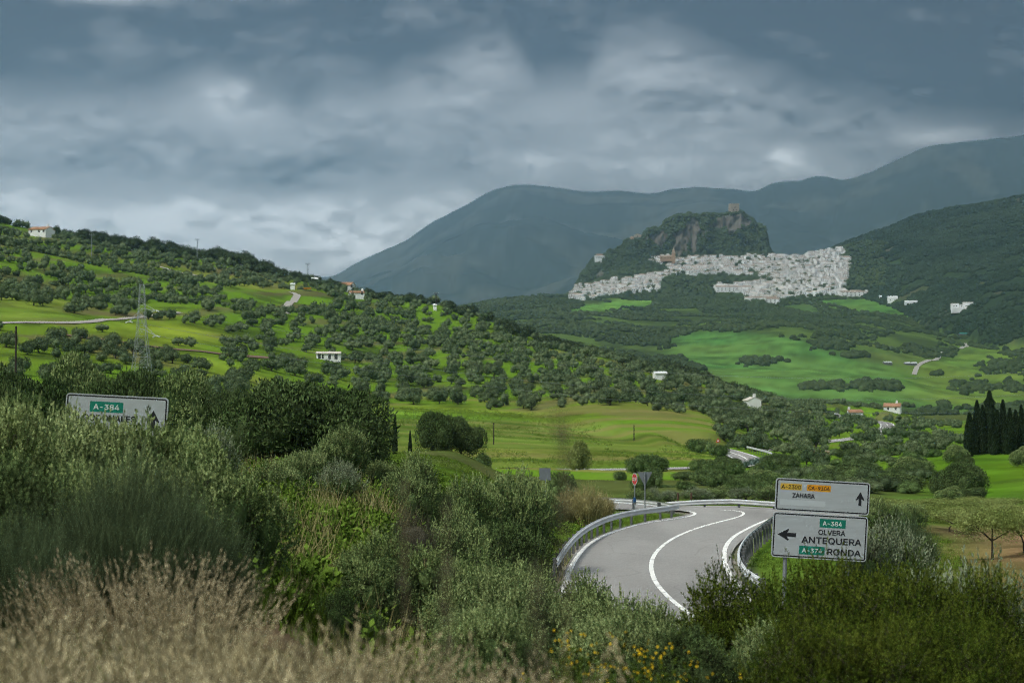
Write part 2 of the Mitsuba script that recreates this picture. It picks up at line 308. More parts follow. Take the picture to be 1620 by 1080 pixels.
# the road beds are cut level into it
RZY = [30, 50, 75, 95, 110, 140]; RZZ = [-6.35, -6.5, -6.7, -6.92, -7.15, -7.7]
def road_z(y): return np.interp(y, RZY, RZZ)
def on_road(uv, off=0.):
    out = []
    for u, v in uv:
        y = 75.
        for _ in range(60): y = .5 * y + .5 * ((road_z(y) + off) / ray(u, v)[1])
        out.append((ray(u, v)[0] * y, y))
    return np.array(out)
def smooth_line(p, step=.5, closed=False):
    p = np.asarray(p, float); t = np.concatenate([[0], np.cumsum(np.linalg.norm(np.diff(p[:, :2], axis=0), axis=1))])
    from scipy.interpolate import CubicSpline
    tt = np.linspace(0, t[-1], max(3, int(t[-1] / step)))
    return PchipInterpolator(t, p, axis=0)(tt) if len(p) < 4 else np.stack([PchipInterpolator(t, c)(tt) * .4 + CubicSpline(t, c)(tt) * .6 for c in p.T], 1)
e_left = on_road([(885, 960), (887, 925), (896, 897), (907, 878), (922, 862), (950, 846), (985, 834), (1030, 823), (1065, 817.5), (1088, 813.5), (1091, 810), (1078, 807.5), (1040, 806.5), (1000, 805.5), (950, 804), (880, 801), (800, 797)])
e_far = on_road([(800, 789), (880, 791), (950, 794), (1000, 796.5), (1040, 799), (1070, 800.5), (1100, 799.5), (1150, 799.5), (1225, 803), (1300, 807), (1420, 813)])
e_right = on_road([(1420, 828), (1300, 820), (1240, 820), (1215, 827), (1196, 839), (1178, 851), (1164, 864), (1157, 879), (1160, 897), (1172, 917), (1192, 942), (1215, 965), (1250, 995)])
near_l = np.array([[2.6, 46], [3.2, 41], [6, 36], [12, 32], [24, 29]]); near_r = np.array([[30, 35], [17, 39], [11, 43.5]])
ring = np.vstack([smooth_line(np.vstack([near_l[::-1], e_left[:1]]), .7), smooth_line(e_left, .4), smooth_line(e_far, .7), smooth_line(e_right, .4), smooth_line(np.vstack([e_right[-1:], near_r[::-1]]), .7)])
road_poly = Polygon(ring).buffer(0)
if road_poly.geom_type != 'Polygon': road_poly = max(road_poly.geoms, key=lambda g: g.area)
# the lower road beyond the meadow's foot, with its hairpin
r2 = np.array([P(u, v, y) for u, v, y in [(640, 741, 206), (760, 742, 207), (860, 742, 209), (960, 742, 211), (1060, 740.5, 214), (1120, 738.5, 218), (1150, 738, 223), (1172, 734.5, 231), (1181, 729, 243), (1178, 723.5, 257), (1166, 718.5, 274), (1150, 713.5, 293), (1134, 709.5, 312), (1112, 706, 330)]])
r3 = np.array([P(u, v, y) for u, v, y in [(1190, 716, 335), (1222, 710.5, 352), (1240, 706.5, 372), (1290, 700, 405), (1350, 693, 440), (1395, 682, 510), (1404, 674, 590), (1392, 667, 680), (1360, 664, 740)]])
beds = []
for r, hw in ((r2, 2.2), (r3, 2.5)):
    c = smooth_line(r, 1.5); beds.append((c, hw))
g3 = gd[:, :, None]
near = (gd > 28) & (gd < 190) & (np.abs(X) < 70) & (Y > 0)
dist = shapely.distance(shapely.points(X[near], Y[near]), road_poly)
w = 1 - np.clip((dist - 1.2) / 4.5, 0, 1); w = w * w * (3 - 2 * w)
Z[near] = Z[near] * (1 - w) + (road_z(Y[near]) - .10 - .05 * np.clip(dist, 0, 3)) * w
from scipy.spatial import cKDTree
for c, hw in beds:
    m = (gd > 150) & (gd < 800) & (np.abs(ph) < .33)
    dd, ii = cKDTree(c[:, :2]).query(np.stack([X[m], Y[m]], -1))
    w = 1 - np.clip((dd - hw - 1.0) / 7., 0, 1); w = w * w * (3 - 2 * w)
    Z[m] = Z[m] * (1 - w) + (c[ii, 2] - .14) * w
LR = np.log(RAD)
def H(x, y):
    x, y = np.asarray(x, float), np.asarray(y, float)
    return bil(Z, PHI, LR, np.arctan2(x, y), np.log(np.maximum(np.hypot(x, y), 1.0)))
def G(u, v, d0=5., d1=12000., n=2400, tries=0):
    """first point of the terrain seen at the photo pixel between two depths; None where the ray misses it"""
    sx, sz = ray(u, v); d = np.exp(np.linspace(math.log(d0), math.log(d1), n))
    gap = sz * d - H(sx * d, d); hit = np.nonzero(gap < 0)[0]
    if not len(hit): return G(u, v + 2, d0, d1, n, tries - 1) if tries else None
    i = max(hit[0], 1); a = np.clip(gap[i - 1] / (gap[i - 1] - gap[i] + 1e-9), 0, 1); y = d[i - 1] + a * (d[i] - d[i - 1])
    return np.array([sx * y, y, float(H(sx * y, y))])
def GG(u, v, d0, d1, n=2400):                       # the same, looking a little lower where the ray clears the hill
    g = G(u, v, d0, d1, n, 14)
    if g is None: print('no ground at', u, v, d0, d1); g = at(u, (d0 + d1) / 2)
    return g
def at(u, y):                                     # ground point in the direction of column u at depth y
    x = float(S(u) * y); return np.array([x, y, float(H(x, y))])
def region(pxs, d0, d1):
    pts = [G(u, v, d0, d1) for u, v in pxs]
    pts = [p if p is not None else None for p in pts]
    pts = [p[:2] for p in pts if p is not None]
    if len(pts) < 4: print('thin region', pxs[:2], d0, d1); pts = [(0, -50), (1, -50), (1, -51), (0, -51)]
    g = Polygon(pts).buffer(0)
    return g if g.geom_type == 'Polygon' else max(g.geoms, key=lambda q: q.area)

# land cover: what grows or lies on each patch of ground, in world coordinates
def soft(poly, x, y, edge):
    d = np.where(shapely.contains_xy(poly, x, y), -1, 1) * shapely.distance(shapely.points(x, y), poly.boundary)
    return np.clip(.5 - d / edge, 0, 1)
N1, N2, N3 = fb(60, 4, 41), fb(14, 4, 42), fb(3, 3, 43)
C = np.zeros(Z.shape + (3,))
def lay(color, wgt): C[:] = C * (1 - wgt[..., None]) + np.asarray(color, float) * wgt[..., None]
C[:] = (.085, .105, .030)
step = lambda x, a, b: np.clip((x - a) / (b - a), 0, 1)
lay((.105, .075, .045), step(N2 + .5 * N3, .02, .16) * step(gd, 60, 20))
hill = (which == 1) | ((gd > 170) & (gd < 1000))
lay((.115, .215, .018), hill * .95)
lay((.145, .205, .022), hill * step(N1, .0, .18) * .7)
lay((.15, .12, .055), hill * step(N1 + .6 * N2, .16, .30) * .7)
lay((.05, .075, .02), hill * step(-N2 - .4 * N1, .10, .22) * .6)
mid = which == 2
lay((.050, .075, .026), mid * 1.)
lay((.095, .15, .035), mid * step(N1, -.02, .12) * .85)
lay((.045, .065, .028), (which == 3) * 1.)
lay((.028, .045, .026), (which == 4) * 1.)
N4 = fb(210, 4, 44)
lay((.048, .080, .026), (which == 4) * step(N4 + .4 * N1, .06, .30) * step(1 * (3000 - gd), -350, 300) * .8)
lay((.10, .09, .06), (which == 4) * step(fb(120, 4, 45) + .5 * N2, .17, .26) * .6)
lay((.038, .055, .045), (which >= 5) * 1.)
lay((.12, .125, .09), (which >= 5) * step(fb(420, 5, 46), .02, .16) * .6)
STK = meshkit.fbm(np.stack([X / 90 + Y / 400, Y / 16, 0 * X], -1), 4, 57) - .5
def field(pxs, d0, d1, color, edge, wt=1., streak=None):
    poly = region(pxs, d0, d1)
    b = poly.bounds; m = (X > b[0] - edge) & (X < b[2] + edge) & (Y > b[1] - edge) & (Y < b[3] + edge)
    w = np.zeros(Z.shape); w[m] = soft(poly, X[m], Y[m], edge) * wt
    w *= np.clip(1 + 1.2 * N2, .4, 1)
    col = np.asarray(color) * (1 + .7 * STK + .9 * N2)[..., None] * (1 + np.array([.9, .25, .2]) * N1[..., None]); wc = np.clip(w, 0, 1)[..., None]
    C[:] = C * (1 - wc) + np.clip(col, .01, .6) * wc; return poly
ROWN = meshkit.fbm(np.stack([(X * .91 - Y * .41) / 9.5, (X * .41 + Y * .91) / 60, 0 * X], -1), 3, 58) - .5
lay((.135, .105, .06), (which == 1) * (gd > 430) * step(ROWN, .06, .20) * .65)
MEADOW = field([(560, 742), (1128, 728), (1085, 706), (1010, 690), (940, 668), (850, 652), (760, 648), (600, 645), (560, 650)], 170, 480, (.15, .19, .034), 10)
st = meshkit.fbm(np.stack([X / 60, Y / 7, 0 * X], -1), 4, 51) - .5
lay((.20, .185, .06), ((gd > 190) & (gd < 460)) * step(st, .0, .16) * .75 * (gs > S(560)) * (gs < S(1150)))
lay((.075, .13, .016), ((gd > 190) & (gd < 460)) * step(-st, .08, .2) * .7 * (gs > S(560)) * (gs < S(1150)))
GREEN = (.095, .198, .045)
F1 = field([(1058, 560), (1062, 535), (1100, 524), (1180, 526), (1260, 535), (1300, 552), (1360, 570), (1440, 582), (1450, 600), (1500, 640), (1500, 652), (1400, 640), (1300, 632), (1200, 625), (1120, 590)], 900, 2400, GREEN, 30)
F2 = field([(1420, 585), (1470, 565), (1520, 545), (1625, 545), (1640, 640), (1500, 650), (1450, 610)], 900, 2400, (.115, .19, .035), 40)
F3 = field([(905, 492), (925, 482), (975, 474), (1040, 474), (1035, 484), (985, 488), (930, 494)], 1800, 2900, (.12, .26, .045), 20)
F4 = field([(1285, 476), (1370, 470), (1420, 480), (1470, 498), (1400, 498), (1340, 490)], 1800, 3000, (.10, .20, .04), 20)
F4b = field([(1230, 485), (1285, 480), (1330, 497), (1300, 500)], 1800, 3000, (.07, .12, .035), 20)
F5 = field([(800, 540), (900, 552), (960, 572), (1000, 584), (960, 580), (880, 562)], 500, 1000, (.20, .20, .06), 8)
F6 = field([(1300, 530), (1400, 545), (1470, 570), (1440, 580), (1360, 565)], 1000, 2400, (.12, .16, .04), 40, .8)
F7 = field([(1465, 790), (1470, 742), (1500, 712), (1530, 706), (1660, 740), (1660, 800)], 100, 330, (.075, .17, .012), 10)
BANK = field([(385, 905), (420, 770), (520, 735), (590, 760), (560, 860), (480, 910)], 20, 120, (.12, .21, .016), 4)
lay((.085, .16, .016), (near & (gd > 50)) * 0. + np.where(near, 1, 0) * np.clip(1.2 - np.abs(gd - 85) / 45, 0, 1) * .8)
F8 = field([(1500, 846), (1560, 830), (1640, 828), (1720, 850), (1720, 990), (1600, 965), (1530, 900)], 25, 130, (.24, .135, .075), 6)
F8b = field([(1430, 838), (1480, 832), (1560, 842), (1560, 852), (1440, 846)], 60, 130, (.24, .145, .085), 3)
field([(670, 716), (720, 711), (765, 722), (775, 745), (720, 742), (690, 734)], 60, 190, (.14, .095, .055), 3, .8)
dr_ = np.full(Z.shape, 99.); dr_[near] = dist; lay((.20, .18, .15), np.clip(1.15 - dr_ / .9, 0, 1) * np.clip(.8 + 2 * N3, .3, 1))
# open strips and clearings of the olive hill; bare earth
CLEAR = [field(p, a, b, c, e) for p, a, b, c, e in [
    ([(150, 512), (245, 508), (330, 520), (340, 540), (300, 548), (180, 540)], 350, 900, (.16, .235, .025), 12),
    ([(240, 556), (330, 552), (420, 566), (500, 585), (505, 600), (380, 600), (320, 590)], 300, 800, (.13, .215, .022), 12),
    ([(0, 470), (40, 455), (110, 470), (100, 500), (0, 505)], 400, 950, (.14, .21, .03), 12),
    ([(310, 432), (380, 440), (420, 450), (400, 462), (330, 455)], 500, 950, (.14, .20, .03), 10),
    ([(590, 640), (700, 640), (860, 655), (860, 668), (590, 664)], 300, 600, (.12, .20, .022), 10)]]
DENSE = region([(640, 500), (760, 520), (900, 590), (1000, 640), (960, 660), (800, 625), (640, 560)], 450, 900)
C *= (1 + .9 * N3 * np.clip(2 - gd / 120, 0, 1) + .55 * N2 * np.clip(2 - gd / 800, .2, 1))[..., None]
C = np.clip(C, .008, .6)
ni, nj = Z.shape
ii, jj = np.meshgrid(np.arange(ni - 1), np.arange(nj - 1), indexing='ij')
q = np.stack([ii * nj + jj, (ii + 1) * nj + jj, (ii + 1) * nj + jj + 1, ii * nj + jj + 1], -1).reshape(-1, 4)
V = np.stack([X, Y, Z], -1).reshape(-1, 3)
cap = np.stack([np.full(ni - 1, len(V)), (np.arange(ni - 1) + 1) * nj, np.arange(ni - 1) * nj], 1)
V = np.vstack([V, [[0, 0, float(Z[:, 0].mean())]]]); Cc = np.vstack([C.reshape(-1, 3), [[.1, .1, .05]]])
faces = np.vstack([q[:, [0, 1, 2]], q[:, [0, 2, 3]], cap])
fn_ = np.cross(V[faces[:, 1]] - V[faces[:, 0]], V[faces[:, 2]] - V[faces[:, 0]])[:, 2]
faces = np.where((fn_ < 0)[:, None], faces[:, ::-1], faces)
lay_of = np.append(which.ravel(), 0)[faces].max(1)
keep = ~((np.abs(np.append(ph.ravel(), 0)[faces]) > .46).any(1) & (np.append(gd.ravel(), 0)[faces] > 4300).any(1)); faces, lay_of = faces[keep], lay_of[keep]
for nm, ks, lb in (('ground', (0,), 'green valley floor and roadside ground in front of the hills'), ('olive_hill', (1,), 'bright green olive grove hillside on the left'),
                   ('foothills', (2, 3), 'dark green foothills with pale meadows below the white village'), ('mountain', (4,), 'dark scrubby mountainside on the right behind the village'),
                   ('far_mountains', (5, 6), 'blue mountain range veiled by rain on the skyline')):
    f = faces[np.isin(lay_of, ks)]; used, inv = np.unique(f, return_inverse=True)
    struct(nm, (V[used], inv.reshape(-1, 3)), 'm_land', lb, True, color=Cc[used])
print('terrain', len(V), len(faces))
#SECTION2
scene['haze'] = {'type': 'cube', 'to_world': T().translate([0, 4900, 900]).scale([7000, 10200, 960]), 'bsdf': {'type': 'null'}, 'interior': {'type': 'ref', 'id': 'haze_air'}}
tag('haze', 'thin blue haze hanging in the valley air', kind='stuff')

# ------------------------------------------------------------------ roads, markings, tracks
def sheet(poly, zfn, grid=2.0):
    """a polygon as a triangulated sheet that follows zfn(x, y)"""
    p = poly.segmentize(grid); xs = np.arange(p.bounds[0], p.bounds[2], grid); ys = np.arange(p.bounds[1], p.bounds[3], grid)
    g = np.stack(np.meshgrid(xs, ys), -1).reshape(-1, 2); g = g[shapely.contains_xy(p.buffer(-.4), g[:, 0], g[:, 1])]
    b = np.vstack([np.array(r.coords)[:-1] for r in [p.exterior, *p.interiors]])
    from scipy.spatial import Delaunay
    pts = np.unique(np.round(np.vstack([b, g]), 4), axis=0); t = Delaunay(pts).simplices
    c = pts[t].mean(1); t = t[shapely.contains_xy(p, c[:, 0], c[:, 1])]
    v = np.column_stack([pts, zfn(pts[:, 0], pts[:, 1])])
    n = np.cross(v[t[:, 1]] - v[t[:, 0]], v[t[:, 2]] - v[t[:, 0]])[:, 2]
    return v, np.where((n < 0)[:, None], t[:, ::-1], t)
def strip(c, w, z):
    """a band of width w along the polyline c; z: heights or a function"""
    c = np.asarray(c, float); t = np.gradient(c[:, :2], axis=0); t /= np.linalg.norm(t, axis=1, keepdims=True)
    n = np.stack([-t[:, 1], t[:, 0]], 1); w = np.broadcast_to(w, (len(c),))[:, None]
    offs = (-.5, -.17, .17, .5)
    rows = [c[:, :2] + n * w * o for o in offs]
    v = np.stack([np.column_stack([r, z(r[:, 0], r[:, 1]) if callable(z) else z]) for r in rows], 1).reshape(-1, 3)
    i, j = np.meshgrid(np.arange(len(c) - 1), np.arange(3), indexing='ij')
    q = np.stack([i * 4 + j, i * 4 + j + 1, (i + 1) * 4 + j + 1, (i + 1) * 4 + j], -1).reshape(-1, 4)
    f = np.vstack([q[:, [0, 1, 2]], q[:, [0, 2, 3]]]); a = np.cross(v[f[:, 1]] - v[f[:, 0]], v[f[:, 2]] - v[f[:, 0]])[:, 2]
    return v, np.where((a < 0)[:, None], f[:, ::-1], f)
struct('road', sheet(road_poly, lambda x, y: road_z(y), 1.5), 'm_asphalt', 'grey asphalt road curving to a junction beyond the bushes')
rz = lambda x, y: road_z(y) + .006
def mark(name, px, w):
    c = smooth_line(on_road(px), .35); part('road', name, strip(c, w, rz), 'm_paint')
mark('edge_line', [(888, 960), (893, 930), (904, 896), (915, 878), (931, 861), (958, 846), (992, 834), (1030, 825.5), (1062, 821), (1086, 817), (1099, 813), (1096, 809.7), (1083, 807.8)], .19)
mark('centre_line', [(1110, 985), (1088, 968), (1060, 946), (1040, 924), (1031, 903), (1031, 888), (1040, 871), (1062, 853), (1100, 836), (1140, 824.5), (1165, 818), (1176, 813), (1174, 809.5), (1158, 807), (1140, 806)], .17)
mark('edge_line', [(1212, 975), (1182, 945), (1160, 918), (1148, 892), (1146, 872), (1152, 858), (1163, 847), (1182, 836), (1200, 827.5), (1216, 821)], .19)
for (c, hw), nm, lb in zip(beds, ('lower_road', 'valley_road'), ('narrow grey road with a hairpin bend at the foot of the meadow', 'grey road running on through the olive trees in the valley')):
    struct(nm, strip(c, 2 * hw, c[:, 2]), 'm_asphalt', lb)
    for sgn in (-1, 1):
        t = np.gradient(c[:, :2], axis=0); t /= np.linalg.norm(t, axis=1, keepdims=True); n = np.stack([-t[:, 1], t[:, 0]], 1)
        cc = np.column_stack([c[:, :2] + n * sgn * (hw - .35), c[:, 2] + .01]); part(nm, 'edge_line', strip(cc, .22, cc[:, 2]), 'm_paint')
    part(nm, 'centre_line', strip(c, .2, c[:, 2] + .01), 'm_paint')
def track(name, px, d0, d1, w, m, label, up=.25):
    pts = np.array([p for p in (G(u, v, d0, d1) for u, v in px) if p is not None]); c = smooth_line(pts, 3.)
    struct(name, strip(c, w, lambda x, y: H(x, y) + up), m, label)
    return c
tracks = [track('dirt_track_006', [(242, 420), (262, 425), (282, 432), (300, 434), (325, 440), (342, 442)], 500, 960, 2.6, 'm_gravel', 'faint pale track near the top of the left hill'),
          track('dirt_track', [(0, 512), (60, 511), (120, 511), (150, 509), (200, 504), (240, 500), (270, 496), (285, 495)], 350, 900, 2.6, 'm_gravel', 'pale gravel track crossing the olive slope on the left'),
          track('dirt_track_001', [(88, 527), (120, 533), (190, 541), (250, 550), (330, 558), (400, 565), (450, 570), (480, 570)], 300, 800, 2.6, 'm_soiltrack', 'brown earth track below the pale one on the left slope'),
          track('dirt_track_002', [(453, 497), (450, 490), (456, 482), (466, 475), (470, 467), (462, 463)], 350, 900, 3.0, 'm_gravel', 'short winding pale track climbing to the hilltop houses'),
          track('dirt_track_003', [(1446, 593), (1449, 585), (1456, 576), (1470, 570), (1485, 563), (1496, 555)], 900, 2500, 4.4, 'm_gravel', 'pale curved track climbing through the far right meadow', .6),
          track('dirt_track_004', [(1520, 552), (1530, 547), (1526, 543)], 900, 2500, 4.4, 'm_gravel', 'short pale bend of track near the dark green hut', .6),
          track('dirt_track_005', [(1288, 480), (1305, 487), (1322, 495)], 1800, 3000, 4.5, 'm_gravel', 'thin pale track slanting down the field below the village', .8)]
allbeds = cKDTree(np.vstack([c[:, :2] for c, _ in beds] + [t[:, :2] for t in tracks]))

# ------------------------------------------------------------------ guardrails
def wrail(c, post_every=2.0, zc=None, label='', name='guardrail', mpost='m_post', flip=1, h=.62):
    k = thing(name, label, 'guardrail')
    c = smooth_line(np.asarray(c), .5); zb = zc(c[:, 0], c[:, 1]); t = np.gradient(c[:, :2], axis=0); t /= np.linalg.norm(t, axis=1, keepdims=True); n = np.stack([-t[:, 1], t[:, 0]], 1) * flip
    prof = [(0, -.155), (.03, -.12), (.075, -.10), (.075, -.06), (.01, -.015), (.01, .015), (.075, .06), (.075, .10), (.03, .12), (0, .155)]
    prof = prof + [(x - .012, y) for x, y in prof[::-1]]
    m = len(prof); v = np.stack([np.column_stack([c[:, :2] + n * px_, zb + h + pz]) for px_, pz in prof], 1).reshape(-1, 3)
    i, j = np.meshgrid(np.arange(len(c) - 1), np.arange(m), indexing='ij')
    q = np.stack([i * m + j, i * m + (j + 1) % m, (i + 1) * m + (j + 1) % m, (i + 1) * m + j], -1).reshape(-1, 4)
    part(k, 'rail', (v, q), 'm_galv', 20)
    L = np.concatenate([[0], np.cumsum(np.linalg.norm(np.diff(c[:, :2], axis=0), axis=1))])
    for s in np.arange(.6, L[-1], post_every):
        i = int(np.searchsorted(L, s)); a = math.atan2(t[i, 1], t[i, 0]); p = c[i, :2] - n[i] * .13
        b = cat_([bx(-.06, .06, -.05, .05, -.4, h + .12), bx(-.05, .05, .05 if flip > 0 else -.12, .12 if flip > 0 else -.05, h - .12, h + .10)])
        part(k, 'post', b, mpost, M=mat4((p[0], p[1], zb[i]), a))
    return k
def rail_px(px, h=.62):
    return on_road(px, h)
zr = lambda x, y: road_z(y) - .02
wrail(rail_px([(880, 890), (892, 871), (905, 855), (925, 838), (950, 824.5), (985, 813.5), (1020, 807.5), (1050, 804), (1066, 801.5), (1073, 799.5)]), 2.0, zr, 'galvanised guardrail along the left side of the near bend', flip=-1)
wrail(rail_px([(1232, 815), (1220, 822), (1205, 833), (1190, 845), (1178, 858), (1171, 872), (1170, 885), (1175, 897), (1185, 908), (1202, 919)]), 1.7, zr, 'galvanised guardrail on the right of the road beside the double sign', flip=-1)
far = np.array([P(u, v, y)[:2] for u, v, y in [(1028, 801, 112), (1060, 797, 111), (1110, 794, 110.5), (1160, 793, 110), (1222, 797, 108), (1290, 801, 107), (1330, 804, 106)]])
zfar = lambda x, y: np.interp(x / y, S([1028, 1060, 1110, 1160, 1222, 1290, 1400]), [zrow(801, 112), zrow(797, 111), zrow(794, 110.5), zrow(793, 110), zrow(797, 108), zrow(801, 107), zrow(808, 105)]) - .62
wrail(far, 2.6, zfar, 'pale guardrail on the far side of the junction', flip=-1)
dk = np.array([P(u, v, y)[:2] for u, v, y in [(842, 786, 113), (880, 787, 112), (930, 789, 110.5), (985, 791.5, 109), (1030, 795.5, 107), (1062, 800.5, 104.5), (1072, 801.5, 103)]])
zdk = lambda x, y: np.interp(x / y, S([842, 880, 930, 985, 1030, 1062, 1072]), [zrow(786, 113), zrow(787, 112), zrow(789, 110.5), zrow(791.5, 109), zrow(795.5, 107), zrow(800.5, 104.5), zrow(801.5, 103)]) - .62
wrail(dk, 2.4, zdk, 'dark weathered guardrail behind the stop sign', flip=1)
c2 = beds[0][0]; sel = c2[(c2[:, 1] > 236) & (c2[:, 1] < 300)]
t_ = np.gradient(sel[:, :2], axis=0); t_ /= np.linalg.norm(t_, axis=1, keepdims=True); off = np.stack([t_[:, 1], -t_[:, 0]], 1) * 3.9
wrail(np.array(sel[:, :2] + off), 4., lambda x, y: H(x, y) + .1, 'distant guardrail on the outside of the hairpin bend', flip=1)

# ------------------------------------------------------------------ road signs
def rrect(w, h, r): return sbox(r, -h + r, w - r, -r).buffer(r, 12)
def ext(poly, z0, z1):
    gs_ = [g for g in getattr(poly, 'geoms', [poly]) if g.area > 1e-6]
    m = trimesh.util.concatenate([trimesh.creation.extrude_polygon(g, z1 - z0, engine='earcut') for g in gs_]); m.apply_translation((0, 0, z0)); return m
SG = np.array([[1, 0, 0, 0], [0, 0, -1, 0], [0, 1, 0, 0], [0, 0, 0, 1.]])       # sign plane: x right, y up, z towards the viewer
def label_mesh(text, x0, x1, ytop, ybot, bold=True):
    m = meshkit.text_mesh(text, 1.0, .004, bold); b = m.bounds
    S_ = np.diag([(x1 - x0) / (b[1][0] - b[0][0]), (ytop - ybot) / (b[1][1] - b[0][1]), 1, 1]); m.apply_translation((-b[0][0], -b[0][1], 0)); m.apply_transform(S_)
    m.apply_translation((x0, ybot, .009)); return m
def arrow(cx, y0, y1, w, rot=0):
    h = y1 - y0; hw = w / 2; sw = w * .15
    p = Polygon([(0, h), (hw, h * .42), (hw * .82, h * .38), (sw, h * .50), (sw * 1.15, 0), (-sw * 1.15, 0), (-sw, h * .50), (-hw * .82, h * .38), (-hw, h * .42)])
    p = shapely.affinity.rotate(p, rot, origin=(0, h / 2)); return shapely.affinity.translate(p, cx, y0)
def panel(k, nm, w, h, M, label):
    p = rrect(w, h, .09); pk = part(k, nm, ext(p, -.035, -.004), 'm_sign_edge', M=M, label=label)
    y, i = 0., 0
    while y < h:                                            # extruded aluminium planks, 175 mm each
        st_ = p.intersection(sbox(-1, -min(y + .171, h), w + 1, -y)); y += .175
        if st_.area > 1e-3: part(pk, 'plank', ext(st_, -.006, .0), 'm_sign', M=M)
    part(pk, 'rim', ext(p.buffer(-.028).difference(p.buffer(-.062)), .0015, .0045), 'm_black', M=M)
    return pk
def build_sign(k, u, v, y, tilt, yaw=0.):
    M = mat4(P(u, v, y), yaw) @ SG @ trimesh.transformations.rotation_matrix(-math.radians(tilt), [0, 0, 1]); return M, PX(y)
k = thing('road_sign', 'white direction sign of two stacked panels reading Zahara and Antequera', 'road sign')
M, p = build_sign(k, 1228, 755, 48, 3.3)
a = panel(k, 'panel', 149 * p, 51.5 * p, M, 'upper panel with an arrow pointing up')
def plate(pk, nm, x0, x1, y0, y1, m, M, z=.006): return part(pk, nm, ext(rrect(x1 - x0, y1 - y0, .015), .0, z), m, M=M @ mat4((x0, -y0, .0005)))
def word(pk, text, x0, x1, y0, y1, m, M): part(pk, 'lettering', label_mesh(text, x0, x1, -y0, -y1), m, M=M)
plate(a, 'number_plate', 7.5 * p, 41 * p, 8 * p, 18 * p, 'm_yellow', M); word(a, 'A-2300', 9 * p, 39.5 * p, 10 * p, 16.4 * p, 'm_black', M)
plate(a, 'number_plate', 49.5 * p, 87 * p, 8 * p, 18 * p, 'm_orange', M); word(a, 'CA-9104', 51.5 * p, 85 * p, 10 * p, 16.4 * p, 'm_black', M)
word(a, 'ZAHARA', 27 * p, 62 * p, 22.5 * p, 29.5 * p, 'm_black', M)
plate(a, 'cover_strip', 8 * p, 80 * p, 33 * p, 42 * p, 'm_fade', M, .002)
part(a, 'arrow', ext(arrow(134 * p, -37 * p, -15 * p, 14 * p), .001, .006), 'm_black', M=M)
M2 = M @ mat4((-1.6 * p, -53.6 * p, 0)); b = panel(k, 'panel', 150 * p, 71 * p, M2, 'lower panel with an arrow pointing left')
plate(b, 'number_plate', 74 * p, 115 * p, 7 * p, 20.5 * p, 'm_green', M2); word(b, 'A-384', 78.5 * p, 109 * p, 10.5 * p, 17.5 * p, 'm_letter', M2)
word(b, 'OLVERA', 72.5 * p, 115 * p, 24 * p, 32.2 * p, 'm_black', M2)
word(b, 'ANTEQUERA', 46.5 * p, 141 * p, 36 * p, 47 * p, 'm_black', M2)
plate(b, 'number_plate', 43.5 * p, 84 * p, 51 * p, 64.5 * p, 'm_green', M2); word(b, 'A-374', 48 * p, 80 * p, 54.5 * p, 61.5 * p, 'm_letter', M2)
word(b, 'RONDA', 88 * p, 141 * p, 53 * p, 63 * p, 'm_black', M2)
part(b, 'arrow', ext(arrow(23 * p, -49.5 * p, -20.5 * p, 19 * p, 90), .001, .006), 'm_black', M=M2)
for xx in (23, 122):
    q0 = (M2 @ [xx * p, 0, -.09, 1])[:3]; q1 = (M2 @ [xx * p, -71 * p, -.09, 1])[:3]
    part(k, 'post', tube([[q1[0] - (q0[0] - q1[0]) * .9, q1[1], float(H(q1[0], q1[1])) - .3], q1, q0], .055, 8), 'm_steel')
k = thing('road_sign', 'white direction sign with a green number plate half hidden by bushes', 'road sign')
M, p = build_sign(k, 105, 621, 42, 3.0)
a = panel(k, 'panel', 162 * p, 104 * p, M, 'panel with an arrow pointing up')
plate(a, 'number_plate', 38.5 * p, 91 * p, 11 * p, 27.5 * p, 'm_green', M); word(a, 'A-384', 44 * p, 85 * p, 15 * p, 23.6 * p, 'm_letter', M)
word(a, 'ALGODONALES', 10.5 * p, 112 * p, 31.5 * p, 41.5 * p, 'm_black', M)
part(a, 'arrow', ext(arrow(139.5 * p, -52 * p, -21 * p, 20 * p), .001, .006), 'm_black', M=M)
for xx in (30, 132):
    q0 = (M @ [xx * p, 0, -.09, 1])[:3]; q1 = (M @ [xx * p, -104 * p, -.09, 1])[:3]
    part(k, 'post', tube([[q1[0], q1[1], float(H(q1[0], q1[1])) - .3], q1, q0], .055, 8), 'm_steel')
# stop sign, seen from the side; the back of a give-way sign; a small grey board
y = 103.; p = PX(y); g = at(1003, y); zt = zrow(748, y)
k = thing('stop_sign', 'red octagonal stop sign turned half away at the junction', 'stop sign')
R = .37; yaw = -math.radians(69); ctr = np.array([P(1004, 757.5, y)[0], y, zrow(757.5, y)])
M = mat4(ctr, yaw) @ SG
octo = Polygon([(R * math.cos(math.radians(22.5 + 45 * i)), R * math.sin(math.radians(22.5 + 45 * i))) for i in range(8)])
pk = part(k, 'plate', ext(octo, -.03, 0), 'm_back', M=M)
part(pk, 'border', ext(octo.buffer(-.001), .0005, .004), 'm_letter', M=M); part(pk, 'face', ext(octo.buffer(-.035), .0045, .008), 'm_red', M=M)
part(pk, 'lettering', label_mesh('STOP', -.25, .25, .11, -.11), 'm_letter', M=M)
part(k, 'post', tube([[ctr[0], y + .05, H(ctr[0], y) - .3], [ctr[0], y + .05, ctr[2] + .35]], .035, 8), 'm_steel')
part(k, 'sleeve', tube([[ctr[0], y + .05, zrow(794, y)], [ctr[0], y + .05, zrow(786.5, y)]], .08, 8), 'm_blue', label='blue sleeve on the post')
k = thing('give_way_sign', 'grey back of a triangular give-way sign on a post', 'give way sign')
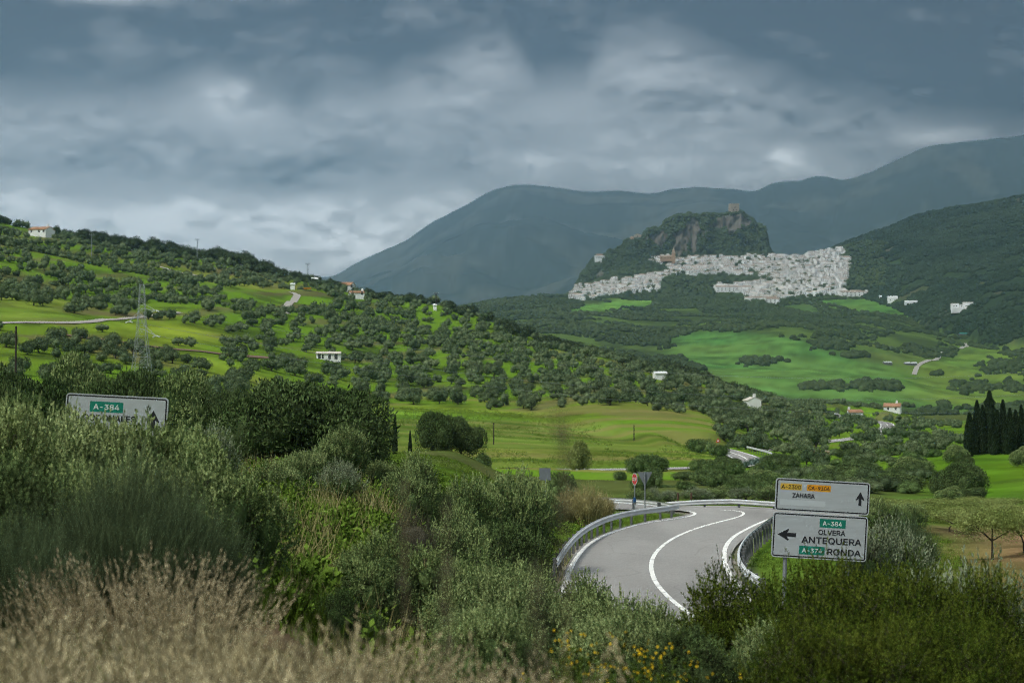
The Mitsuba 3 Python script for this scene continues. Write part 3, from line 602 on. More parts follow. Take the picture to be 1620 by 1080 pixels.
ctr = P(1020, 747, 101.); tri = Polygon([(-.39, 0), (.39, 0), (0, -.72)]).buffer(.03, 4)
M = mat4(ctr) @ SG
part(k, 'plate', ext(tri, -.02, 0), 'm_back', M=M); part(k, 'bracket', ext(sbox(-.055, -.5, .055, .02), .0005, .03), 'm_post', M=M)
part(k, 'post', tube([[ctr[0], 101.08 - .16, H(ctr[0], 101) - .3], [ctr[0], 101.08 - .16, ctr[2] + .02]], .038, 8), 'm_steel')
k = thing('traffic_board', 'grey back of a square traffic board by the dark tree', 'traffic sign')
ctr = P(853, 740, 96.); part(k, 'plate', ext(sbox(0, -.65, .62, 0), -.02, 0), 'm_back', M=mat4(ctr) @ SG); part(k, 'post', tube([[ctr[0] + .35, 96.06, H(ctr[0], 96) - .3], [ctr[0] + .35, 96.06, ctr[2]]], .035, 8), 'm_steel')
for u, v, y, lb in ((1225, 705, 350, 'small red and white triangular warning sign beside the distant road'), (1136, 699, 322, 'tiny triangular warning sign left of the hairpin road')):
    k = thing('warning_sign', lb, 'warning sign'); c = P(u, v, y); t = Polygon([(-.42, 0), (.42, 0), (0, .73)])
    part(k, 'face', ext(t, 0, .02), 'm_red', M=mat4(c) @ SG); part(k, 'centre', ext(t.buffer(-.12), .021, .03), 'm_letter', M=mat4(c) @ SG); part(k, 'post', tube([[c[0], y + .08, H(c[0], y) - .2], [c[0], y + .08, c[2]]], .05, 6), 'm_steel')

# ------------------------------------------------------------------ buildings
def gable(w, d, h, rh, over=.35, th=.22):
    """walls (with gables on the ends x = +-w/2) and roof slabs; local origin at the middle of the floor"""
    p = Polygon([(-d / 2, -3), (d / 2, -3), (d / 2, h), (0, h + rh), (-d / 2, h)])
    m = trimesh.creation.extrude_polygon(p, w, engine='earcut'); m.apply_translation((0, 0, -w / 2))
    m.apply_transform(np.array([[0, 0, 1, 0], [1, 0, 0, 0], [0, 1, 0, 0], [0, 0, 0, 1.]]))
    e = over; sl = rh / (d / 2)
    r = Polygon([(-d / 2 - e, h - e * sl + .02), (0, h + rh + .02), (d / 2 + e, h - e * sl + .02), (d / 2 + e, h - e * sl + th), (0, h + rh + th), (-d / 2 - e, h - e * sl + th)])
    q = trimesh.creation.extrude_polygon(r, w + 2 * e * .5, engine='earcut'); q.apply_translation((0, 0, -(w + e) / 2))
    q.apply_transform(np.array([[0, 0, 1, 0], [1, 0, 0, 0], [0, 1, 0, 0], [0, 0, 0, 1.]]))
    return m, q
def win(x, z, w, h, yf): return bx(x - w / 2, x + w / 2, yf - .05, yf + .12, z, z + h)
keep_clear = []
def house(name, label, cat, pos, w, d, h, rh, rz=0., roof='m_tile', wall='m_white', wins=(), chim=None, door=None, group=None, sink=0.):
    keep_clear.append((pos[0], pos[1], w))
    k = thing(name, label, cat, group); M = mat4((pos[0], pos[1], pos[2] - sink), rz); a, b = gable(w, d, h, rh)
    part(k, 'wall', a, wall, M=M); rk = part(k, 'roof', b, roof, M=M)
    for (x, z, ww, hh) in wins: part(k, 'window', win(x, z, ww, hh, -d / 2), 'm_window', M=M)
    if door is not None: part(k, 'door', win(door, .0, 1.1, 2.2, -d / 2), 'm_window', M=M)
    if chim is not None: part(rk, 'chimney', bx(chim - .4, chim + .4, -.4, .4, h, h + rh + 1.3), wall, M=M)
    return k
g = GG(520, 569, 330, 900); house('farmhouse', 'small white flat farm building with dark doorways among the olives', 'house', g, 38 * PX(g[1]), 5, 11 * PX(g[1]), .5, .05, 'm_tile_pale', wins=[(-2.6, .6, .8, 1.4), (-1.6, .6, .6, 1.2), (.4, .4, .8, 1.7), (2.3, .4, 1., 1.7)], sink=.3)
g = GG(66, 374, 400, 1000); q = PX(g[1]); house('farmhouse', 'white house with brown tiled roof high on the left ridge', 'house', g + [0, 0, .5], 30 * q, 9, 8 * q, 5 * q, -.25, wins=[(-3, 1, .9, 1.2), (1, 1, .9, 1.2), (3.5, 1, .9, 1.2)], chim=3.2, roof='m_tile_red')
g = GG(1190, 643, 400, 900); q = PX(g[1]); house('farmhouse', 'little white barn with its gable end facing us above the valley grove', 'barn', g, 6.5, 21 * q, 10 * q, 4.5 * q, math.pi / 2 + .12, 'm_tile_pale', chim=-2.6)
g = GG(1412, 641, 500, 1100); q = PX(g[1]) if g is not None else .25; house('farmhouse', 'white cottage with terracotta roof at the edge of the far green field', 'cottage', g, 26 * q, 7, 8 * q, 5 * q, -.3, wins=[(-1.5, .8, .8, 1.), (1.6, .8, .8, 1.)], chim=1.8, roof='m_tile_red')
g = GG(1352, 657, 400, 1100); q = PX(g[1]); house('farmhouse', 'low house with reddish tiled roof and tall white chimney in the valley trees', 'house', g, 22 * q, 5, 5 * q, 4 * q, .1, chim=-9 * q, roof='m_tile_red')
g = GG(1044, 600, 500, 900); q = PX(g[1]); house('shed', 'long low white shed on the wooded slope', 'shed', g + [0, 0, 1.2], 19 * q, 4, 3.5 * q, .5, .15, 'm_white')
g = GG(545, 455, 500, 1000); q = PX(g[1]); house('hilltop_house', 'broad low house with orange tiled roof on the hilltop', 'house', g + [0, 0, .6], 28 * q, 9, 5 * q, 5 * q, -.15, wins=[(4.5, .5, 1, 1.2)], wall='m_white', roof='m_tile_red')
g = GG(564, 472, 500, 1000); q = PX(g[1]); house('hilltop_house', 'white villa with orange roof just below the hilltop house', 'villa', g + [0, 0, .6], 22 * q, 8, 6 * q, 3 * q, .2, wins=[(2, .8, .9, 1.6), (-2.2, .8, .9, 1.4)], chim=2.6, roof='m_tile_red')
g = GG(498, 443, 500, 1000); q = PX(g[1]); house('hilltop_house', 'small white pyramid roofed pavilion on the skyline', 'house', g + [0, 0, .6], 10 * q, 4, 3 * q, 2.5 * q, .1, 'm_white')
g = GG(463, 458, 500, 1000); q = PX(g[1]); house('shed', 'small bluish white hut above the winding track', 'hut', g, 7 * q, 3, 8 * q, .4, .1, 'm_glaze')
k = thing('awning', 'orange awning at the top of the winding track', 'awning'); g = GG(486, 460, 500, 1000); q = PX(g[1]); M = mat4(g, .1)
part(k, 'cover', bx(-6 * q, 6 * q, -1.5, 1.5, 3 * q, 4.6 * q), 'm_orange', M=M)
for x in (-5.5, 5.5): part(k, 'post', bx(x * q - .1, x * q + .1, -1.4, -1.2, -.5, 3 * q), 'm_post', M=M)
k = thing('water_tank', 'blue water tank beside the orange roofed hilltop house', 'tank'); g = GG(557, 456, 500, 1000); q = PX(g[1])
part(k, 'body', trimesh.creation.cylinder(3. * q, 5 * q, sections=20), 'm_blue', 30, M=mat4(g + [0, 0, 2 * q])); part(k, 'lid', trimesh.creation.cylinder(3.2 * q, .25, sections=20), 'm_blue', M=mat4(g + [0, 0, 4.6 * q]))
g = GG(688, 490, 500, 900); q = PX(g[1]); house('shed', 'tiny white hut on the ridge below the pole', 'hut', g, 5 * q, 3, 7 * q, .5, .1, 'm_white')
k = thing('greenhouse', 'small arched grey greenhouse beside the red roofed valley house', 'greenhouse'); g = GG(1323, 660, 400, 1100); q = PX(g[1])
arch = Polygon([(9 * q * math.cos(t), 7 * q * math.sin(t)) for t in np.linspace(0, math.pi, 14)]); am = trimesh.creation.extrude_polygon(arch, 5., engine='earcut'); am.apply_transform(np.array([[1, 0, 0, 0], [0, 0, 1, 0], [0, 1, 0, 0], [0, 0, 0, 1.]]))
part(k, 'cover', am, 'm_galv', 30, M=mat4(g)); part(k, 'doorway', bx(-4 * q, 4 * q, -.06, .06, -.5, 4.5 * q), 'm_window', M=mat4(g - [0, 0, 0]))
for u, v, w, lb in ((1404, 576, 12, 'small grey roofed shed, left of the two on the far meadow'), (1440, 577, 19, 'longer pale roofed shed beside the curved meadow track')):
    g = GG(u, v, 900, 2400); q = PX(g[1]); house('field_shed', lb, 'shed', g, w * q, 6, 2.5 * q, 1.6 * q, .1, 'm_galv', 'm_post')
g = GG(1525, 534, 1200, 2800); q = PX(g[1]); house('field_shed', 'dark green hut among bushes above the far track', 'hut', g, 15 * q, 8, 6 * q, 1.5 * q, .1, 'm_teal', 'm_post')
g = GG(1530, 489, 1800, 3300); q = PX(g[1]); k = thing('hotel', 'long white terraced building on the dark mountainside', 'building'); M = mat4(g, -.06)
part(k, 'terrace', bx(-24 * q, 26 * q, -4, 6, -5, 2.5 * q), 'm_white', M=M)
for x0, x1, h in ((-23, -12, 9), (-11, -5, 7), (-4, 10, 11), (10.5, 17, 8)): part(k, 'wall', bx(x0 * q, x1 * q, 2, 14, 0, h * q), 'm_white', M=M); part(k, 'roof', bx(x0 * q - .3, x1 * q + .3, 1.6, 14.4, h * q, h * q + .5), 'm_tile_pale', M=M)
for x in (-20, -16, -8, -1, 3, 7, 13): part(k, 'window', bx((x - 1) * q, (x + 1) * q, 1.9, 2.2, 4.2 * q, 6.2 * q), 'm_window', M=M)
for u, v, w, h, lb in ((1412, 477, 16, 7, 'white hillside house left of the long terraced building'), (1441, 483, 20, 6, 'white low house nearest the long terraced building'), (1393, 473, 4, 4, 'tiny white hut on the field right of the village')):
    g = GG(u, v, 1800, 3300); q = PX(g[1]); house('hillside_house', lb, 'house', g, w * q, 8, h * q, 1.5 * q, -.2, 'm_white', wins=[(-.2 * w * q, 1.5, 1.2, 1.5), (.2 * w * q, 1.5, 1.2, 1.5)])
# the gate at the lane beyond the hairpin
k = thing('gate', 'pair of orange brown gateposts with a dark gate between', 'gate'); g0, g1 = GG(1286, 728, 200, 600), GG(1309, 728, 200, 600)
for g in (g0, g1): pk = part(k, 'gatepost', bx(-.25, .25, -.25, .25, -.5, 1.35), 'm_ochre', M=mat4(g)); part(pk, 'coping', bx(-.32, .32, -.32, .32, 1.35, 1.5), 'm_stone', M=mat4(g))
dx = g1 - g0; L = np.linalg.norm(dx[:2]); A = math.atan2(dx[1], dx[0])
gm = [bx(.3, L - .3, -.03, .03, z, z + .07) for z in (.15, .6, 1.1)] + [bx(x - .02, x + .02, -.02, .02, .15, 1.15) for x in np.linspace(.4, L - .4, 14)]
part(k, 'leaf', cat_(gm), 'm_post', M=mat4(g0, A))
#SECTION3
#SECTION3
# ------------------------------------------------------------------ the crag with its castle, the church and the white village
rng = np.random.default_rng(5)
CRu = [902, 906, 912, 920, 930, 942, 955, 968, 986, 998, 1016, 1021, 1036, 1049, 1055, 1066, 1080, 1092, 1108, 1122, 1135, 1150, 1162, 1172, 1182, 1190, 1197, 1203, 1208, 1212, 1215, 1217, 1222, 1230]
CRv = [478, 466, 452, 438, 424, 409, 403, 398, 387, 380, 375, 367, 362, 359, 349, 343, 342, 338, 342, 340, 340, 337, 335, 336, 341, 345, 352, 355, 362, 368, 378, 392, 402, 412]
cu = np.arange(902, 1230.1, 1.0); ct = np.linspace(0, 1, 70)
cs = S(cu); top = zrow(PchipInterpolator(CRu, CRv)(cu), 3220)
top = top + (meshkit.fbm(np.stack([cu / 5, 0 * cu, 0 * cu], -1), 4, 61) - .5) * 11
df = 3040 + 60 * np.clip((cu - 1000) / 60, 0, 1) + 20 * np.clip((cu - 1150) / 60, 0, 1)
foot = H(cs * df, df) - 12
tt, uu_ = np.meshgrid(ct, cu); g_ = .26 * np.clip(tt / .5, 0, 1) + .66 * np.clip((tt - .38) / .34, 0, 1) ** 1.2 * 1. + .08 * np.clip((tt - .7) / .3, 0, 1)
g_ = g_ / g_[:, -1:]
cz = foot[:, None] + (np.maximum(top, foot + 1) - foot)[:, None] * g_
cd = df[:, None] + (3220 - df)[:, None] * tt
cxw = cs[:, None] * cd
q3 = np.stack([cxw / 26, 0 * cz, cz / 85], -1)
cd = cd - (1 - np.abs(meshkit.fbm(q3, 4, 62) * 2 - 1)) * 26 * np.sin(np.pi * np.clip(tt, 0, 1)) ** .7 + (meshkit.fbm(np.stack([cxw / 9, cz / 9, 0 * cz], -1), 4, 63) - .5) * 24 * np.sin(np.pi * tt)
cd = np.hstack([cd, np.full((len(cu), 2), 3300.) + np.array([[0, 140]])]); cz = np.hstack([cz, (cz[:, -1:] * .9 + foot[:, None] * .1), foot[:, None] - 20])
cV = np.stack([cs[:, None] * cd, cd, cz], -1)
rockw = np.zeros(cz.shape); uu2 = np.repeat(cu[:, None], cz.shape[1], 1); t2 = np.hstack([tt, np.ones((len(cu), 2))])
nz = meshkit.fbm(np.stack([cV[..., 0] / 40, cV[..., 2] / 60, 0 * cz], -1), 4, 64) - .5
nz2 = meshkit.fbm(np.stack([cV[..., 0] / 9, cV[..., 2] / 30, 0 * cz], -1), 4, 65) - .5
rowv = HOR - cV[..., 2] / cV[..., 1] * F
rc_, rh_ = np.interp(uu2, [1010, 1040, 1065, 1100, 1140, 1180, 1200], [378, 374, 374, 364, 353, 346, 350]), np.interp(uu2, [1010, 1035, 1050, 1065, 1100, 1140, 1180, 1195], [3, 9, 20, 27, 24, 17, 9, 3])
rockw = np.clip((nz * 2.0 + nz2 * 2.2 + .90 - np.abs(rowv - rc_) / rh_) * 2.6, 0, 1) * np.clip((rowv - np.interp(uu2, cu, HOR - top / 3220 * F) - 1.) / 3, 0, 1)
lowcliff = np.clip((nz * 2.4 + nz2 * 2.2 + .25 - np.hypot((uu2 - 935) / 26, (rowv - 446) / 16)) * 2.5, 0, .75); rockw = np.maximum(rockw, lowcliff)
rockc = np.array([.098, .090, .078]) * (.60 + 2.2 * np.clip(nz2 + .2, 0, 1))[..., None] + np.array([.05, .015, -.005]) * (np.exp(-((uu2 - 1062) / 5) ** 2) * np.clip((rowv - 356) / 10, 0, 1))[..., None]
cC = np.array([.040, .062, .026]) * (1 + nz2)[..., None] * (1 - rockw[..., None]) + np.clip(rockc, .02, 1) * rockw[..., None]
n_, m_ = cz.shape; i_, j_ = np.meshgrid(np.arange(n_ - 1), np.arange(m_ - 1), indexing='ij')
cq = np.stack([i_ * m_ + j_, (i_ + 1) * m_ + j_, (i_ + 1) * m_ + j_ + 1, i_ * m_ + j_ + 1], -1).reshape(-1, 4)
struct('crag', (cV.reshape(-1, 3), np.vstack([cq[:, [0, 1, 2]], cq[:, [0, 2, 3]]])), 'm_land', 'steep rocky crag with scrub and bare cliffs above the white village', True, color=cC.reshape(-1, 3))
def crag_at(u, v):
    i = int(np.argmin(np.abs(cu - u))); j = int(np.argmin(np.abs(rowv[i, :70] - v))); return cV[i, j].copy()
def crag_top(u): return P(u, 0, 3205) * [1, 1, 0] + [0, 0, np.interp(u, cu, top)]

def crenel(w, d, h, n, mw):
    ms = []
    for x in np.linspace(-w / 2 + mw / 2, w / 2 - mw / 2, n):
        for y in (-d / 2 + .4, d / 2 - .4): ms.append(bx(x - mw / 2, x + mw / 2, y - .4, y + .4, h - .02, h + .9))
    for y in np.linspace(-d / 2 + 1.5, d / 2 - 1.5, n - 1):
        for x in (-w / 2 + .4, w / 2 - .4): ms.append(bx(x - .4, x + .4, y - mw / 2, y + mw / 2, h - .02, h + .9))
    return cat_(ms)
q = PX(3205); pos = P(1161, 341, 3205); k = thing('castle_tower', 'square stone castle keep on the top of the crag', 'castle')
M = mat4(pos, .12); wt = 14 * q
part(k, 'wall', bx(-wt / 2, wt / 2, -wt / 2, wt / 2, -8, 18 * q), 'm_stone', M=M); part(k, 'battlement', crenel(wt, wt, 18 * q, 6, 1.4), 'm_stone', M=M)
for x, z in ((-2.5, 8), (3, 8), (.4, 13)): part(k, 'window', bx(x - .6, x + .6, -wt / 2 - .06, -wt / 2 + .1, z, z + 2), 'm_window', M=M)
part(k, 'buttress', bx(wt / 2, wt / 2 + 3, -2, 5, -8, 5 * q), 'm_stone', M=M); part(k, 'curtain_wall', bx(-wt / 2 - 14, -wt / 2, 0, 1.5, -14, -1.), 'm_stone', M=M)
k = thing('ruin', 'brown ruined walls on the left shoulder of the crag', 'ruin'); pos = crag_at(1006, 378); M = mat4(pos, -.1); q = PX(pos[1])
part(k, 'wall', cat_([bx(-9 * q, -3 * q, -2, 6, -8, 3.5 * q), bx(-7 * q, -5 * q, -2, 6, 3.5 * q, 4.6 * q)]), 'm_ochre', M=M); part(k, 'wall', cat_([bx(-2.6 * q, 9 * q, 1, 9, -8, 7 * q), bx(1 * q, 5 * q, 1, 9, 7 * q, 8.5 * q)]), 'm_stone', M=M)
part(k, 'opening', bx(2 * q, 3.4 * q, .9, 1.2, 3 * q, 6 * q), 'm_window', M=M)
pos = crag_at(949, 410); q = PX(pos[1]); k = thing('manor', 'pale manor house alone on the left end of the crag', 'building'); M = mat4(pos + [0, -6, 0], .05)
part(k, 'wall', bx(-8 * q, 7 * q, -4, 10, -8, 6 * q), 'm_white', M=M); part(k, 'upper_storey', bx(-5 * q, 4 * q, -2, 9, 6 * q, 8.5 * q), 'm_ochre', M=M)
part(k, 'roof', bx(-5.6 * q, 4.6 * q, -2.6, 9.6, 8.5 * q, 9.2 * q), 'm_tile', M=M)
for x in (-6.2, -3.2, -.2, 2.8, 5.4): part(k, 'window', bx((x - .7) * q, (x + .7) * q, -4.08, -3.9, 1.6 * q, 4.2 * q), 'm_window', M=M)
k = thing('church', 'ochre church with a bell tower at the top of the village', 'church'); pos = P(1054, 411, 3060); q = PX(3060); M = mat4(pos, .06)
a, b = gable(19 * q, 10, 5 * q, 2.5 * q); part(k, 'nave', a, 'm_ochre', M=M); part(k, 'roof', b, 'm_tile', M=M)
tx = 11 * q; tk = part(k, 'tower', bx(tx - 2.6 * q, tx + 2.6 * q, -8, -2, -6, 11 * q), 'm_ochre', M=M)
part(tk, 'cornice', bx(tx - 3 * q, tx + 3 * q, -8.5, -1.5, 11 * q, 11.7 * q), 'm_tile_pale', M=M)
part(tk, 'belfry', bx(tx - 1.9 * q, tx + 1.9 * q, -7, -3, 11.7 * q, 14.5 * q), 'm_ochre', M=M)
sp = trimesh.creation.cone(2.1 * q, 4.5 * q, sections=8); part(tk, 'spire', sp, 'm_tile', M=M @ mat4((tx, -5, 14.5 * q)))
for x in (-8, -3, 2, 6): part(k, 'window', bx((x - .5) * q, (x + .5) * q, -5.08, -4.9, 2 * q, 3.6 * q), 'm_window', M=M)
# houses
hv = []
for i, (w, d, h, rh, rf) in enumerate([(7, 8, 6.5, 1.1, 'm_tile'), (9, 8, 6.0, 1.2, 'm_tile_pale'), (6, 8, 8.0, .9, 'm_tile_pale'), (11, 8, 7.0, 1.3, 'm_tile'), (8, 9, 5.0, 1.4, 'm_tile'), (13, 8, 6.2, 1.2, 'm_tile_pale')]):
    a, b = gable(w, d, h, rh, .25, .2); r2_ = np.random.default_rng(i)
    hv.append((a, b, [win(x + r2_.uniform(-.3, .3), z, r2_.uniform(1.1, 1.6), r2_.uniform(1.5, 2.3), -d / 2) for x in np.linspace(-w / 2 + 1.6, w / 2 - 1.6, max(2, int(w / 3.2))) for z in (1.2, 4.2) if z + 2 < h], rf))
    shapegroup(f'group_house_{i}', {'wall': (a, 'm_white', False), 'roof': (b, rf, False), **{('window' if j == 0 else f'window_{j:03d}'): (m, 'm_window', False) for j, m in enumerate(hv[-1][2])}})
VA = [[(1000, 405), (1060, 404), (1130, 406), (1180, 403), (1232, 407), (1232, 446), (1200, 440), (1150, 436), (1100, 437), (1062, 431), (1045, 421)],
      [(1212, 408), (1275, 404), (1345, 408), (1343, 430), (1336, 458), (1290, 463), (1225, 468), (1188, 460), (1195, 444), (1228, 440)],
      [(902, 468), (912, 453), (960, 446), (1010, 439), (1050, 431), (1078, 427), (1070, 437), (1042, 446), (1047, 461), (985, 466), (940, 474), (902, 476)],
      [(1130, 453), (1200, 449), (1240, 456), (1290, 462), (1370, 463), (1374, 467), (1290, 468), (1230, 476), (1175, 472), (1180, 464), (1130, 460)],
      [(1278, 402), (1300, 396), (1335, 396), (1340, 404), (1285, 406)]]
cand = []
vp = [Polygon(p_) for p_ in VA]
for v in np.arange(394, 478, 2.2):
    for u in np.arange(900, 1376, 5.7):
        uj, vj = u + rng.uniform(-3, 3), v + rng.uniform(-1.2, 1.2)
        if any(shapely.contains_xy(p_, uj, vj) for p_ in vp) and rng.random() < .74:
            p_ = G(uj, vj, 2300, 3145, 700)
            if p_ is not None: cand.append((p_, rng.integers(6), rng.normal(0, .28) + (.35 if uj > 1240 else -.1), rng.uniform(.58, .95)))
cand.sort(key=lambda c: c[0][1])
far_walls, far_roofs, far_wins = [], [], []
for i, (p_, hvi, a_, s_) in enumerate(cand):
    M = mat4(p_ + [0, 0, .3], a_, (s_, s_, s_))
    if i < 290:
        k = thing('village_house', 'small whitewashed house with a tiled roof in the lower rows of the village', 'house', 'whitewashed houses of the hill village'); inst(k, f'group_house_{hvi}', M)
    else:
        a, b, ws, rf = hv[hvi]; far_walls.append((hvi, M))
if far_walls:
    k = 'upper_village_houses'; tag(k, 'mass of whitewashed houses packed up the slope under the crag', kind='stuff')
    for nm, ix, m in (('wall', 0, 'm_white'), ('window', 2, 'm_window')):
        part(k, nm, cat_([tiled(cat_(hv[h][ix]) if ix == 2 else hv[h][ix], [M for hh, M in far_walls if hh == h]) for h in range(6) if any(hh == h for hh, _ in far_walls)]), m, kind='stuff')
    part(k, 'roof', cat_([tiled(hv[h][1], [M for hh, M in far_walls if hh == h]) for h in range(6) if any(hh == h for hh, _ in far_walls)]), 'm_tile', kind='stuff')
print('houses', len(cand))
for u, v, w, h, lb in ((1203, 476, 50, 6, 'long white building with a red roof below the village'), (1222, 480, 22, 8, 'white block at the lowest edge of the village'), (1018 - 2, 470, 1, 1, None), (1352, 468, 44, 7, 'long pale building at the right foot of the village'), (1160, 461, 56, 8, 'long crenellated white terrace below the wooded gap')):
    if lb is None: continue
    g = GG(u, v, 1800, 3100); q = PX(g[1]); house('village_block', lb, 'building', g, w * q, 10, h * q, 2 * q, 0, 'm_tile', wins=[(x * w * q, z, 1.6, 2.0) for x in np.linspace(-.44, .44, max(4, int(w / 6))) for z in (1.2, 1.2 + 3.2) if z + 2.2 < h * q], sink=1.)

# ------------------------------------------------------------------ pylon, poles, wires
k = thing('pylon', 'grey steel lattice pylon standing among the olives behind the left sign', 'pylon')
py = 300.; q = PX(py); base = at(224, py); topz = zrow(450, py); hh = topz - base[2]
def lerp(a, b, t): return np.asarray(a) + (np.asarray(b) - np.asarray(a)) * t
def corner(i, z):
    w = np.interp(z / hh, [0, .62, 1.], [2.1, .75, .35]); sx, sy = [(-1, -1), (1, -1), (1, 1), (-1, 1)][i]
    return base + [sx * w, sy * w, z]
lv = np.linspace(0, hh, 13)
for i in range(4): part(k, 'leg', tube([corner(i, z) for z in np.linspace(-.5, hh, 8)], .038, 5), 'm_lattice')
br = []
for a, b in zip(lv[:-1], lv[1:]):
    for i in range(4):
        j = (i + 1) % 4; br += [tube([corner(i, a), corner(j, b)], .02, 4), tube([corner(j, a), corner(i, b)], .02, 4), tube([corner(i, b), corner(j, b)], .02, 4)]
part(k, 'bracing', cat_(br), 'm_lattice', kind='stuff')
arms = []
for u, v, z in ((246, 497, zrow(488, py)), (204, 514, zrow(497, py)), (247, 537, zrow(520, py))):
    e = P(u, v - 6, py - 3.); c = np.array([base[0], base[1], z])
    part(k, 'arm', cat_([tube([c + [0, -.4, 0], e], .04, 5), tube([c + [0, .4, 0], e], .04, 5), tube([c + [0, 0, 1.0], e], .035, 5)]), 'm_lattice')
    for du in (-1, 1):
        s0 = e + [du * .25, -.4 * du, -.05]; s1 = e + [du * .75, -1.0 * du, -.2]
        part(k, 'insulator', cat_([trimesh.creation.cylinder(.11, .07, sections=10, transform=trimesh.geometry.align_vectors([0, 0, 1], s1 - s0) * 1.0 + np.vstack([np.hstack([np.zeros((3, 3)), lerp(s0, s1, t)[:, None]]), [[0, 0, 0, 0]]])) for t in np.linspace(0, 1, 6)] + [tube([s0, s1], .05, 5)]), 'm_glaze')
    arms.append(e)
wk = [('power_line', arms[0], P(2050, 520, 520.), 13., 'highest thin cable sagging from the pylon across the hillside'), ('power_line', arms[1], P(2050, 560, 500.), 13., 'middle thin cable sagging from the pylon across the hillside'), ('power_line', arms[2], P(2050, 600, 480.), 11., 'lowest thin cable sagging from the pylon towards the cypresses')]
for nm, a, b, sag, lb in wk:
    t = np.linspace(0, 1, 60)[:, None]; c = a * (1 - t) + b * t; c[:, 2] -= (4 * sag * t * (1 - t))[:, 0]
    kk = thing(nm, lb, 'cable'); scene[kk] = mikit.ply(tube(c, .022, 4), 'm_steel')
def pole(u, vtop, vbase, d0, d1, r, m, lb, arm=True, y=None):
    g = GG(u, vbase, d0, d1) if y is None else at(u, y)
    z = zrow(vtop, g[1]); k = thing('utility_pole', lb, 'pole')
    part(k, 'shaft', tube([g + [0, 0, -1], [g[0], g[1], z]], [r, r * .7], 7), m)
    if arm:
        w = max(1.2, 2.2 * PX(g[1])); part(k, 'crossarm', bx(-w, w, -.08, .08, -.12, .12), m, M=mat4((g[0], g[1] - r - .05, z - .6), .3)); 
        for x in (-.9, 0, .9): part(k, 'insulator', trimesh.creation.cylinder(.09, .35, sections=8), 'm_glaze', M=mat4((g[0] + x * w, g[1] - r - .05, z - .3), .3))
pole(145, 370, 408, 500, 1000, .22, 'm_steel', 'grey pole among the dark ridge trees on the far left')
pole(312, 377, 411, 500, 1000, .22, 'm_steel', 'tall grey pole on the skyline left of centre')
pole(487, 416, 444, 500, 1000, .2, 'm_steel', 'slim grey pole beside the hilltop houses')
pole(690, 462, 491, 500, 900, .25, 'm_wood', 'dark pole at the right end of the hill ridge')
pole(25, 516, 600, 30, 400, .11, 'm_wood', 'dark leaning wooden pole at the left edge', False, 150.)
pole(781, 668, 703, 200, 460, .10, 'm_wood', 'thin wooden post in the meadow nearer the olive pair', False)
pole(1003, 672, 697, 200, 460, .12, 'm_wood', 'thin wooden post near the right end of the meadow', False)
pole(605, 682, 712, 100, 400, .10, 'm_wood', 'thin wooden post left of the small cypress', False, 170.)
for u, lb in ((1072, 'rusty fence stake, left of two behind the junction'), (1093, 'rusty fence stake, right of two behind the junction')):
    g = at(u, 116.); k = thing('fence_stake', lb, 'stake'); scene[k] = mikit.ply(tube([g - [0, 0, .3], [g[0], g[1], zrow(779, 116.)]], .06, 6), 'm_rust')
#SECTION4
#SECTION4
# ------------------------------------------------------------------ foliage builders (metres)
def unit(a): return a / (np.linalg.norm(a, axis=-1, keepdims=True) + 1e-9)
def leaves(c, ax, L, W, r):
    """thin diamond leaves at c along ax, turned at random"""
    n = len(c); side = unit(np.cross(ax, unit(r.normal(size=(n, 3))))); L = np.broadcast_to(L, (n,))[:, None]; W = np.broadcast_to(W, (n,))[:, None]
    v = np.stack([c, c + ax * L * .5 + side * W * .5, c + ax * L, c + ax * L * .5 - side * W * .5], 1).reshape(-1, 3)
    i = np.arange(n)[:, None] * 4
    return v, np.vstack([i + [[0, 1, 2]], i + [[0, 2, 3]]])
_ico = {k: trimesh.creation.icosphere(k) for k in (0, 1, 2)}
def blob(c, rad, sub, seed, rough=.25):
    m = _ico[sub]; n = meshkit.fbm(m.vertices * 1.7 + seed * 7.3, 3, seed) - .5
    return m.vertices * (1 + rough * 2 * n[:, None]) * rad + c, m.faces
def lumps(r, n, W, Hh, z0, rs=(.42, .62)):
    out = []
    for i in range(n):
        a = r.uniform(0, 6.283) if i else 0; q = math.sqrt(r.uniform(0, 1)) * .5 if i else 0
        rad = r.uniform(*rs) * W / 2
        out.append((np.array([math.cos(a) * q * W, math.sin(a) * q * W, z0 + (Hh - z0) * r.uniform(.25, .62) * (1 - .5 * q) ]), np.array([rad, rad, min(rad, (Hh - z0) * .5)])))
    return out
def crown(r, L, n, size, asp, core=.72, sub=1, up=.35, shell=(.78, 1.06)):
    """leaf clumps through the outer layer of a set of lumps, with a leafy core in each"""
    area = np.array([l[1].prod() ** (2 / 3) for l in L]); pick = r.choice(len(L), n, p=area / area.sum())
    C_, R_ = np.array([l[0] for l in L]), np.array([l[1] for l in L])
    d = unit(r.normal(size=(n, 3)) + [0, 0, .35]); k = r.uniform(*shell, n)[:, None]
    p = C_[pick] + d * R_[pick] * k
    ax = unit(d * .8 + r.normal(size=(n, 3)) * .6 + [0, 0, up])
    lv = leaves(p, ax, size * r.uniform(.7, 1.3, n), size * asp, r)
    return cat_([lv] + [blob(c, rad * core, sub, int(r.integers(1e6))) for c, rad in L])
def bole(r, Hh, rad, L, sides=6):
    top_ = np.array([r.normal(0, .1), r.normal(0, .1), Hh]); ms = [tube([[0, 0, -.5], [r.normal(0, .05), r.normal(0, .05), Hh * .5], top_], [rad * 1.35, rad, rad * .85], sides)]
    for c, q in L[:5]: ms.append(tube([top_ - [0, 0, .1], lerp(top_, c, .55) + r.normal(0, .12, 3), c], [rad * .6, rad * .4, rad * .15], 5))
    return cat_(ms)
